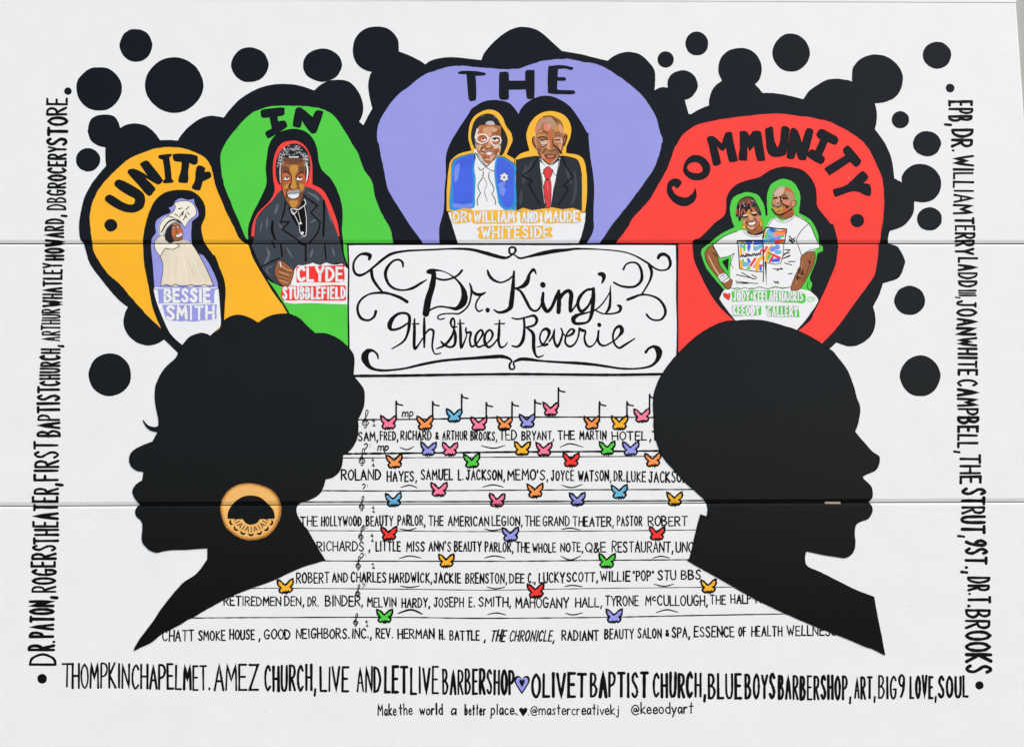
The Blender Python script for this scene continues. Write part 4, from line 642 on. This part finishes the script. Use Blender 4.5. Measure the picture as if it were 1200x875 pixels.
for q_, m_, w_ in [('170,400 165,500', 'streak', 1.2), ('240,310 215,560', 'streak', 1.9), ('290,385 262,545', 'streak', 1.6), ('325,400 345,485', 'streak', 1.3), ('425,190 445,260', 'streak', 1.4), ('475,310 505,385', 'streak', 1.3), ('225,235 300,205', 'rust', 1.2), ('350,150 420,140', 'rust', .9), ('250,260 240,300', 'rust', 1), ('380,240 400,330', 'rust', 1.2), ('545,160 600,270', 'jaw', 1), ('500,180 560,260', 'jaw', 1), ('300,250 330,270', 'lgrey', .7), ('505,195 525,210', 'lgrey', .8), ('320,300 350,330', 'lgrey', .7), ('215,265 225,285', 'grey', .7), ('220,380 228,440', 'lgrey', .5), ('400,180 470,220', 'jaw', .8), ('590,330 660,440', 'jaw', 1.2), ('470,270 520,300', 'grey', .6), ('355,360 370,430', 'ink', 1), ('270,300 240,450', 'ink', .7), ('200,330 185,480', 'ink', .7), ('410,290 430,370', 'ink', .8)]:
    hs.append(('l', q_, m_, w_))
g.part('hair', hs, 3)
for ex, ey, rx, ry in ((320, 800, 46, 62), (716, 712, 30, 88)):
    g.part('earring', [('o', (ex, ey, rx, ry), 'gold'), ('c', [(855 + (ex + rx * math.cos(t)) / 19.45, 225 + (ey + ry * math.sin(t)) / 19.45, False, None) for t in [k * .7 for k in range(9)]], 'ink', .35), ('o', (ex, ey - 32, 12, 12), 'ink'), ('o', (ex, ey + 26, 12, 12), 'ink')], 4)
p6 = holder('portrait of a smiling bald man in a white t-shirt on the red petal'); f = Fig(p6, (780, 150))
f.part('t_shirt', [('p', f.r('685,690 740,612 800,640 885,598 980,655 1020,740 1048,795') + q28('1050,62 930,115* 925,180 900,260 870,335* 780,330 690,340* 672,60'), 'white'), ('l', f.r('685,690 740,615'), 'ink', .5), ('l', f.r('740,612 770,640 830,645 890,600'), 'ink', .4), ('l', f.r('750,605 775,625 830,630 880,595'), 'grey', .5), ('l', f.r('890,600 980,655 1020,740 1048,795') + q28('1050,62 980,80 930,115*'), 'ink', .6), ('l', f.r('978,655 930,700 895,760 905,800') + q28('930,115*'), 'ink', .6), ('l', q28('668,30 668,275'), 'ink', .6), ('l', f.r('845,740 870,765 885,775'), 'ink', 1.0), ('l', f.r('845,760 870,780'), 'ink', .9), ('l', f.r('850,775 885,750'), 'ink', .7),
   ('l', q28('845,10 870,25 880,5'), 'ink', .9), ('l', q28('975,290 970,330 985,352'), 'ink', .6)] + [('l', q28(q), 'ink', .8) for q in ('735,205 800,208', '760,215 795,200', '840,240 865,236', '740,290 775,305', '750,302 770,290', '815,75 850,75', '800,135 850,112', '815,165 860,178', '840,155 885,155')], 1)
g = Fig(p6, (850, 262), sc=14.59)
g.part('printed_artwork', [('p', '690,85* 1050,100* 1010,335* 650,335*', 'white'), ('l', '735,120 690,240', 'green', 2.6), ('l', '765,140 790,230 750,260', 'blue', 5.5), ('l', '780,112 850,130', 'royal', 3), ('l', '865,125 900,125', 'green', 1.6), ('l', '850,185 1010,150', 'orange', 4.0), ('l', '900,135 1030,140', 'red', 1.2), ('l', '845,212 1000,195', 'pink', 1.4), ('l', '920,228 985,218', 'green', 2), ('l', '830,268 920,248', 'royal2', 3), ('l', '660,300 830,295', 'teal', 3), ('l', '735,270 735,320', 'ochre', .9), ('l', '860,312 1000,292', 'vivid', 2.8), ('l', '940,320 1010,310', 'ochre', 1.2), ('l', '650,250 690,120', 'yellow', .8),
 ('p', '655,350* 1000,350* 942,680* 672,660*', 'white'), ('l', '708,400 668,480', 'vivid', 2), ('l', '790,385 725,480 700,640', 'yellow', 2.3), ('l', '800,440 890,400', 'royal2', 4), ('l', '875,490 925,488', 'blue', 4), ('l', '750,505 930,592', 'vivid', 2.2), ('l', '762,530 730,600', 'green', 2.3), ('l', '805,575 762,645', 'vivid', 2.2), ('l', '815,632 900,625', 'royal', 3.2), ('l', '700,345 780,340 850,350 900,340', 'grey', .9),
 ('l', '640,260 690,78 850,85 1050,100', 'ink', 1.2), ('l', '1048,100 1010,330', 'ink', .8), ('l', '1000,350 942,680 680,660', 'ink', .6), ('l', '850,340 1010,330', 'ink', .5)], 2)
f.part('arm', [('p', q28('930,115 1012,85 1018,160 970,260 920,340 880,352 855,337 890,240 920,180'), 'sk1'), ('l', q28('940,140 920,230 890,320'), 'sk2', 2.4), ('l', q28('995,120 970,220 930,300'), 'sk4', 1.6), ('c', q28('930,115 1012,85 1018,160 970,260 920,340 880,352 855,337 890,240 920,180'), 'ink', .5)] + [('l', q28(q), 'ink', 1) for q in ('905,205 925,225', '925,200 905,235', '940,210 930,245', '895,260 920,270', '900,280 905,250', '975,150 990,165', '915,235 945,240')], 2)
g = Fig(p6, (895, 210), sc=19.45)
g.part('neck', [('p', '330,800 640,670 695,790 650,860 500,905 350,880', 'sk1'), ('l', '480,830 640,720 670,790', 'burnt', 1.2), ('l', '350,870 500,905 650,860', 'ink', .4)], 3)
g.part('face', [('p', '210,340 270,230 380,178 500,178 620,230 700,370 708,480 745,505 725,600 655,665 540,770 420,832 320,805 215,700 183,560 195,430', 'sk2'), ('p', '225,340 350,190 480,190 455,300 375,385 300,385', 'pale'), ('p', '490,188 600,205 690,330 640,345 545,265 480,262', 'burnt'), ('p', '480,280 620,300 690,400 660,500 560,430', 'taupe'), ('p', '205,480 340,400 365,520 250,565', 'peach'), ('p', '420,500 600,480 590,580 480,600', 'rose'), ('p', '188,630 300,640 430,640 440,710 380,785 260,730', 'ochre'), ('p', '450,640 600,640 540,740 430,760', 'burnt'), ('p', '640,540 700,500 710,580 660,620', 'peach'), ('p', '330,800 440,770 560,740 420,832', 'jaw'),
 ('l', '230,434 300,430', 'ink', 1.4), ('l', '215,400 280,400', 'lgrey', .7), ('l', '370,420 420,382 520,375', 'ink', .6), ('l', '430,440 525,435', 'ink', 1.7), ('l', '358,410 385,440 385,475', 'ink', 1.1), ('l', '400,460 440,470', 'white', .6), ('l', '205,470 260,485 255,525 340,540 395,530', 'jaw', .7), ('l', '388,480 430,565 545,622', 'ink', 1.2), ('l', '510,655 560,632', 'ink', 1.2), ('p', '215,602 280,572 385,602 330,632 240,628', 'grey'), ('l', '210,598 240,620 320,635 390,605', 'ink', .8), ('o', (325, 652, 14, 12), 'ink'), ('l', '300,755 390,715', 'ink', .5), ('l', '185,680 250,775 330,820 450,795 640,680', 'ink', 1.1), ('l', '690,495 742,505 722,600 660,650', 'ink', .45), ('o', (672, 555, 10, 12), 'ink'), ('l', '210,340 270,230 380,176 500,176', 'grey', .4)], 4)
s = Sheet(15)
s.poly(q28('452,358* 700,350 930,362* 958,385 955,425* 930,438 700,425 455,430*'), 'green', wob=.6); s.poly(q28('452,455* 650,455* 655,520* 455,528*'), 'green', wob=.6); s.poly(q28('680,458* 910,462* 912,535* 695,528*'), 'green', wob=.6)
block(s, 'JODY+KEELAH', 859, 911, 353, 12, 1.7); block(s, 'HARRIS', 913, 941.5, 353, 11.5, 1.7); block(s, 'KEEODY', 858.5, 890, 369.3, 11.5, 1.9); block(s, 'GALLERY', 899, 935, 370.7, 12, 1.9)
s.poly(q28('432,418* 400,395 395,375 412,370 425,382* 438,370 440,395'), 'vivid'); s.stroke(q28('432,418* 400,395 395,375 412,370 425,382* 438,370 440,395'), .5, 'ink', closed=True)
s.stroke(q28('975,402 1000,398 1020,410 1005,425 975,425'), .6, 'green', closed=True); s.stroke(q28('982,413 1010,412'), .5, 'green')
s.build('name_plate', mural, 'green bands with white names, a red heart and a green ring')
# ---- title box
s = Sheet(9); s.poly([(408.5, 287.3), (793.5, 287.3), (794, 441), (409, 441)], 'white', False, 0); tb = s.build('title_box', mural, 'white box with the script title between the heads')
s = Sheet(11)
for q, wd in ((R(400, 280, '40,37 400,35 800,35 1167,36') + R(600, 280, '300,37 700,33 1135,37'), 2.4), (R(400, 280, '45,37 50,200 48,450 52,760'), 1.9), (R(600, 280, '1125,37 1128,200 1127,400 1132,600 1128,800'), 1.9), (R(400, 380, '80,352 400,350 700,345 1167,340') + R(600, 380, '400,343 700,345 1040,340'), 3.1)):
    s.stroke([(p[0], p[1], False, None) for p in q], wd, 'ink', n=12, jit=.1)
s.build('box_border', tb)
A = lambda q: R(400, 280, q); B = lambda q: R(600, 280, q); C_ = lambda q: R(400, 380, q); D_ = lambda q: R(600, 380, q)
def strokes(name, label, L, par=tb):
    s = Sheet(11)
    for q in L: s.stroke([(x, y, k_, (w_ or 1.9) * 1.06 + .35) for x, y, k_, w_ in q], 1.9, 'ink', n=5, jit=.06)
    return s.build(name, par, label)
strokes('scroll_ornament', 'curling scroll ornament at the top left of the title box', [
 A('190,140:14 195,115:26 165,102:20 125,110:12 90,150:12 82,200:14 100,240:16 135,248:16 180,225:12 230,185:14 290,135:16 350,100:16 450,82:12 600,75:10 760,68:10 880,72:16 980,95:22 1060,118:22 1125,130:16 1167,110:8'),
 A('205,215:20 215,270:18 245,320:16 285,368:12'), A('450,430:20 400,400:18 330,375:14 280,368:16 200,375:10 140,410:12 112,460:14 118,515:16 145,548:16 190,555:12 225,530:14 236,495:18'),
 A('422,190:10 418,160:14 390,142:12 350,155:12 312,200:18 302,250:20 325,310:16 370,342:14 430,350:10 490,335:16 540,305:14 582,280:6')])
strokes('scroll_ornament', 'curling scroll ornament at the top right of the title box', [
 B('1000,130:18 1010,112:22 1040,105:20 1070,125:18 1083,170:18 1065,205:12 1020,215:10 975,200:10 920,160:12 830,110:8 740,85:7 600,72:7 450,68:12 380,75:16 280,85:26 180,105:22 110,122:12 55,132:12 20,112:8 0,100:8'),
 B('940,180:20 955,230:18 940,290:12 890,375:10'), B('790,415:16 830,400:16 880,382:12 940,385:10 1000,410:14 1040,460:16 1048,510:16 1020,550:12 975,555:10 940,540:12 920,515:12'),
 B('762,208:12 780,175:10 820,160:10 860,172:12 885,220:16 885,280:18 850,320:14 800,330:14 740,320:12 697,298:12'), ])
strokes('scroll_ornament', 'curling scroll ornament along the bottom left of the title box', [C_('252,235:8 245,205:12 215,180:14 180,185:32 160,225:46 180,275:30 215,303:18 280,315:14 370,310:12 450,298:12 560,272:16 680,250:16 800,238:16 920,230:18 1030,222:22 1100,220:22 1150,235:14 1167,255:10')])
strokes('scroll_ornament', 'curling scroll ornament along the bottom right of the title box', [D_('915,190:18 935,165:14 970,152:18 1000,175:40 1005,210:34 985,255:20 940,288:14 850,303:10 750,302:12 650,288:14 560,275:16 450,265:18 350,260:14 200,250:12 120,240:20 60,238:20 15,255:12')])
strokes('scroll_ornament', 'small loops at the top and bottom middle of the title box', [A('1167,110:9 1150,95:12 1150,65:12 1167,55:10') , B('0,60:10 15,58:12 25,75:14 15,98:12 -5,110:8'), C_('1167,255:9 1152,270:12 1152,300:12 1167,308:10'), D_('15,255:10 10,270:10 18,295:10 5,308:10')])
strokes('title_lettering', 'upper script line of the title', [
 A('595,225:26 625,215:20 690,220:6 760,255:8 815,310:16 840,370:34 835,430:46 790,475:24 740,470:12 680,462:10 640,470:10 600,490:10'), A('605,225:28 632,240:30 620,330:38 595,410:40 578,510:44'), A('615,210:10 640,262:10 700,280:12 760,268:12 800,245:12 825,215:14'),
 A('878,305:8 890,345:14 885,400:10 865,460:10 810,508:10 760,510:8 700,512:8 665,525:8 660,542:8 680,550:8 705,542:7'), A('885,345:8 915,375:18 955,380:18 985,365:8'), A('955,385:8 925,430:10 920,470:10 940,495:10 965,485:8'), A('1000,485:26 1001,490:26'),
 A('1000,215:10 1012,250:18 1040,280:16 1090,298:10 1140,280:10 1167,258:10'), A('1045,485:8 1075,502:14 1120,495:20 1155,470:26') + B('-5,440:30 5,350:26 10,280:18 14,222:12'),
 B('165,240:6 148,210:18 120,240:16 105,290:28 80,320:26 40,335:12 18,335:8'), B('20,338:8 60,360:14 95,420:18 125,475:16 160,492:12 190,470:12 210,420:14 213,370:16'), B('210,312:32 213,318:30'), B('213,370:12 208,420:22 220,470:26 245,495:22 275,460:20 300,400:20 320,355:16'), B('320,355:18 322,420:26 318,500:26'), B('320,440:8 345,380:20 385,355:22 405,380:26 400,440:26 400,495:16 425,470:10 445,440:10'),
 B('555,345:18 510,350:14 465,395:20 450,450:20 475,495:20 520,460:14 548,400:12'), B('557,340:20 555,420:26 545,510:22 520,565:14 470,578:16 430,575:20 420,545:30 450,520:20 510,505:10 570,485:8 620,440:8 665,370:6 675,322:5'), B('672,340:8 672,410:14 665,470:18 640,510:10'), B('570,487:8 620,510:8 690,510:10 735,495:14 742,465:20 725,455:14'),
 B('598,240:22 622,245:30 628,270:22 615,302:8')])
strokes('title_lettering', 'lower script line of the title', [
 A('455,575:10 400,610:14 345,620:16 330,590:30 350,545:24 390,512:16 440,508:14 465,530:18 465,580:20 455,640:16 425,700:12 345,752:6'), A('500,545:8 500,620:18 500,745:18 530,720:10 555,680:8'), A('485,582:6 530,580:8'), A('567,540:12 567,640:18 567,740:10'), A('567,660:6 600,620:12 630,630:14 625,690:12 622,740:10 640,785:8 680,780:6'),
 A('790,600:6 760,605:8 748,570:14 762,542:12 775,570:10 765,640:12 740,690:16 700,730:14 650,750:6'), A('765,600:10 780,660:18 775,720:16 745,740:12 700,720:16 682,700:8'), A('812,552:8 815,640:18 820,740:16 850,680:8 860,640:6'), A('795,580:6 838,577:8'), A('852,610:10 855,640:12 885,640:14 878,690:12 890,735:12 920,720:10 950,680:10 968,645:14 955,622:12 925,650:14 915,700:16 935,738:12 975,725:10'), A('975,730:8 1020,690:10 1035,650:14 1015,622:12 985,650:14 980,700:18 1005,740:14 1040,720:10 1070,680:8'), A('1082,555:8 1078,640:18 1075,700:16 1090,740:14 1120,730:8 1135,708:6'), A('1050,582:6 1115,578:8'),
 B('80,540:14 85,600:14 75,690:20 40,735:14 0,730:8'), B('0,540:8 40,548:10 100,535:10 150,525:16 170,555:18 150,590:14 90,605:10'), B('105,610:10 145,650:20 148,740:22 160,790:14 180,808:10 215,795:6'), B('170,738:4 200,730:8 235,690:10 255,640:20 235,615:20 205,630:10 190,680:10 210,725:14 240,720:18'), B('255,700:10 285,650:10 290,620:8 285,660:16 290,700:14 310,735:16 335,690:14 345,640:10 335,612:10'),
 B('345,640:8 370,665:8 410,650:16 425,625:14 400,618:12 370,660:10 365,710:12 395,735:14 430,715:10 455,660:10 460,610:12'), B('460,610:10 480,625:20 502,632:12 495,680:12 510,725:14 540,735:10 575,700:8 592,635:10'), B('592,628:12 588,690:14 605,722:14 640,728:10 690,700:8'), B('595,585:24 598,590:24'), B('690,705:8 730,665:12 752,630:26 740,598:20 710,610:14 690,660:12 700,715:12 732,745:12 770,725:14 840,680:6')])

# ---- the two profile heads
woman = R(140, 350, '405,370* 435,316* 480,265 550,238 595,243 620,258* 680,215 715,152* 760,125 815,113 880,130 950,168* 1000,135 1060,112') + R(300, 350, '200,105 240,110 300,140 345,185 405,240* 460,238 520,255 575,285 610,315 640,345 665,385 670,430 665,500 662,527* 700,570 735,620 740,670 735,730 715,785 695,822*') + \
 R(300, 480, '697,130 690,190 665,245 630,285 590,310* 590,345 582,390 560,430 520,460 472,472* 465,510 443,560* 410,590 350,618 300,632* 275,665 275,700 290,740 330,800') + R(300, 600, '350,120 410,225 470,325* 400,345 320,370') + \
 R(140, 620, '1167,290 1050,345 900,400 750,460 600,540 500,600 470,612 400,655 330,690 290,710 215,770 150,800 103,826* 112,800 150,740 240,620 300,530 430,375 530,305 605,205* 605,125* 450,135 330,140 260,155 210,140 165,95 155,50') + \
 R(140, 480, '155,870 162,790 150,755 120,725 112,690 125,665 145,650* 110,605 93,565 105,525 140,495 160,480 168,420* 120,412 85,385 70,345 80,300 120,265 180,238 228,220* 245,190 265,150* 215,138 185,112 162,72* 190,105 225,120 255,120 271,105* 271,80') + \
 R(140, 350, '268,810 250,720 246,640 260,570 310,480 385,410')
man = R(740, 360, '320,315* 265,380 215,450 175,530 155,600 150,680 155,770') + R(660, 480, '620,100 630,180 655,260 690,330 750,400 830,490 890,540 960,605* 985,650 990,690 982,732* 940,718*') + R(660, 600, '915,110 885,240 865,318* 855,330* 950,385 1060,445') + \
 R(880, 600, '0,575 100,625 240,690 400,760 550,820') + R(1000, 725, '0,150 80,185 140,205 213,243* 195,150') + R(880, 600, '895,870 860,700 838,580* 700,525 540,445 470,410 385,370 365,320 375,262* 470,283 590,303 640,308 680,290 705,250 710,200 705,140 715,85 750,60 800,40') + \
 R(880, 480, '825,700 825,665 800,628* 825,600 828,560 815,520 765,470 775,445 850,410 872,370 877,330 865,312 830,290 770,225 708,150* 730,90 742,20') + R(850, 360, '918,710 915,670 895,620 870,530 830,430 770,350 730,300 705,288* 655,250 600,215 490,160 400,130 270,95 160,88 75,95') + R(740, 360, '640,100 540,140 440,205')
hw = shape('silhouette', woman, 'black', 20, mural, 'black profile of a woman with an afro facing left', edge=1.4, n=5)
shape('silhouette', man, 'black', 20, mural, 'black profile of a man facing right', edge=1.4, n=5)
# earring
E = lambda q: R(140, 480, q)
s = Sheet(21)
s.poly(E('690,680 700,620 740,555 800,515 885,500 960,512 1030,540 1080,590 1108,670 1095,750 1050,830 990,872 920,890 850,885 780,850 720,790'), 'tan3', wob=.3)
EP = E('690,680 700,620 740,555 800,515 885,500 960,512 1030,540 1080,590 1108,670 1095,750 1050,830 990,872 920,890 850,885 780,850 720,790')
ex_, ey_ = 140 + 897 / S5, 480 + 690 / S5
for k_, m_ in ((.955, 'tan2'), (.90, 'tan')): s.poly([(ex_ + (p[0] - ex_) * k_ - .3, ey_ + (p[1] - ey_) * k_ - .3, False) for p in EP], m_, wob=.35)
s.poly(E('742,742* 745,700 780,640 840,598 900,587 960,600 1010,640 1052,690 1060,742* 960,745* 940,770 905,783 870,775 845,745*'), 'black', wob=.2)
s.stroke(E('742,742* 745,700 780,640 840,598 900,587 960,600 1010,640 1052,690 1060,742* 960,745* 940,770 905,783 870,775 845,745*'), .8, 'ink', closed=True)
for k in range(7):
    a = math.radians(158 - k * 22.5); cx = 902 + 148 * math.cos(a); cy = 722 + 128 * math.sin(a); t = a + math.pi / 2
    P = [(140 + (cx + 20 * math.cos(t) * u + 12 * math.cos(a) * v) / S5, 480 + (cy + 20 * math.sin(t) * u + 12 * math.sin(a) * v) / S5, c) for u, v, c in ((-1, -.7, 1), (0, 0, 0), (1, -.7, 1), (.8, .6, 0), (0, 1.2, 0), (-.8, .6, 0))]
    s.poly(P, 'ink', wob=0, n=2)
def q(rr, aa): return (140 + (902 + rr * 1.05 * math.cos(aa)) / S5, 480 + (718 + rr * .98 * math.sin(aa)) / S5, True, None)
for k in range(11):
    a = math.radians(166 - k * 15.2)
    if k % 2 == 0: s.stroke([q(118, a - .11), q(84, a), q(118, a + .11)], .95, 'ink'); s.stroke([q(106, a - .08), q(106, a + .08)], .8, 'ink')
    else: s.stroke([q(84, a), q(118, a)], 1.0, 'ink')
s.build('hoop_earring', hw, 'tan hoop earring with a half round cut out and small triangles')
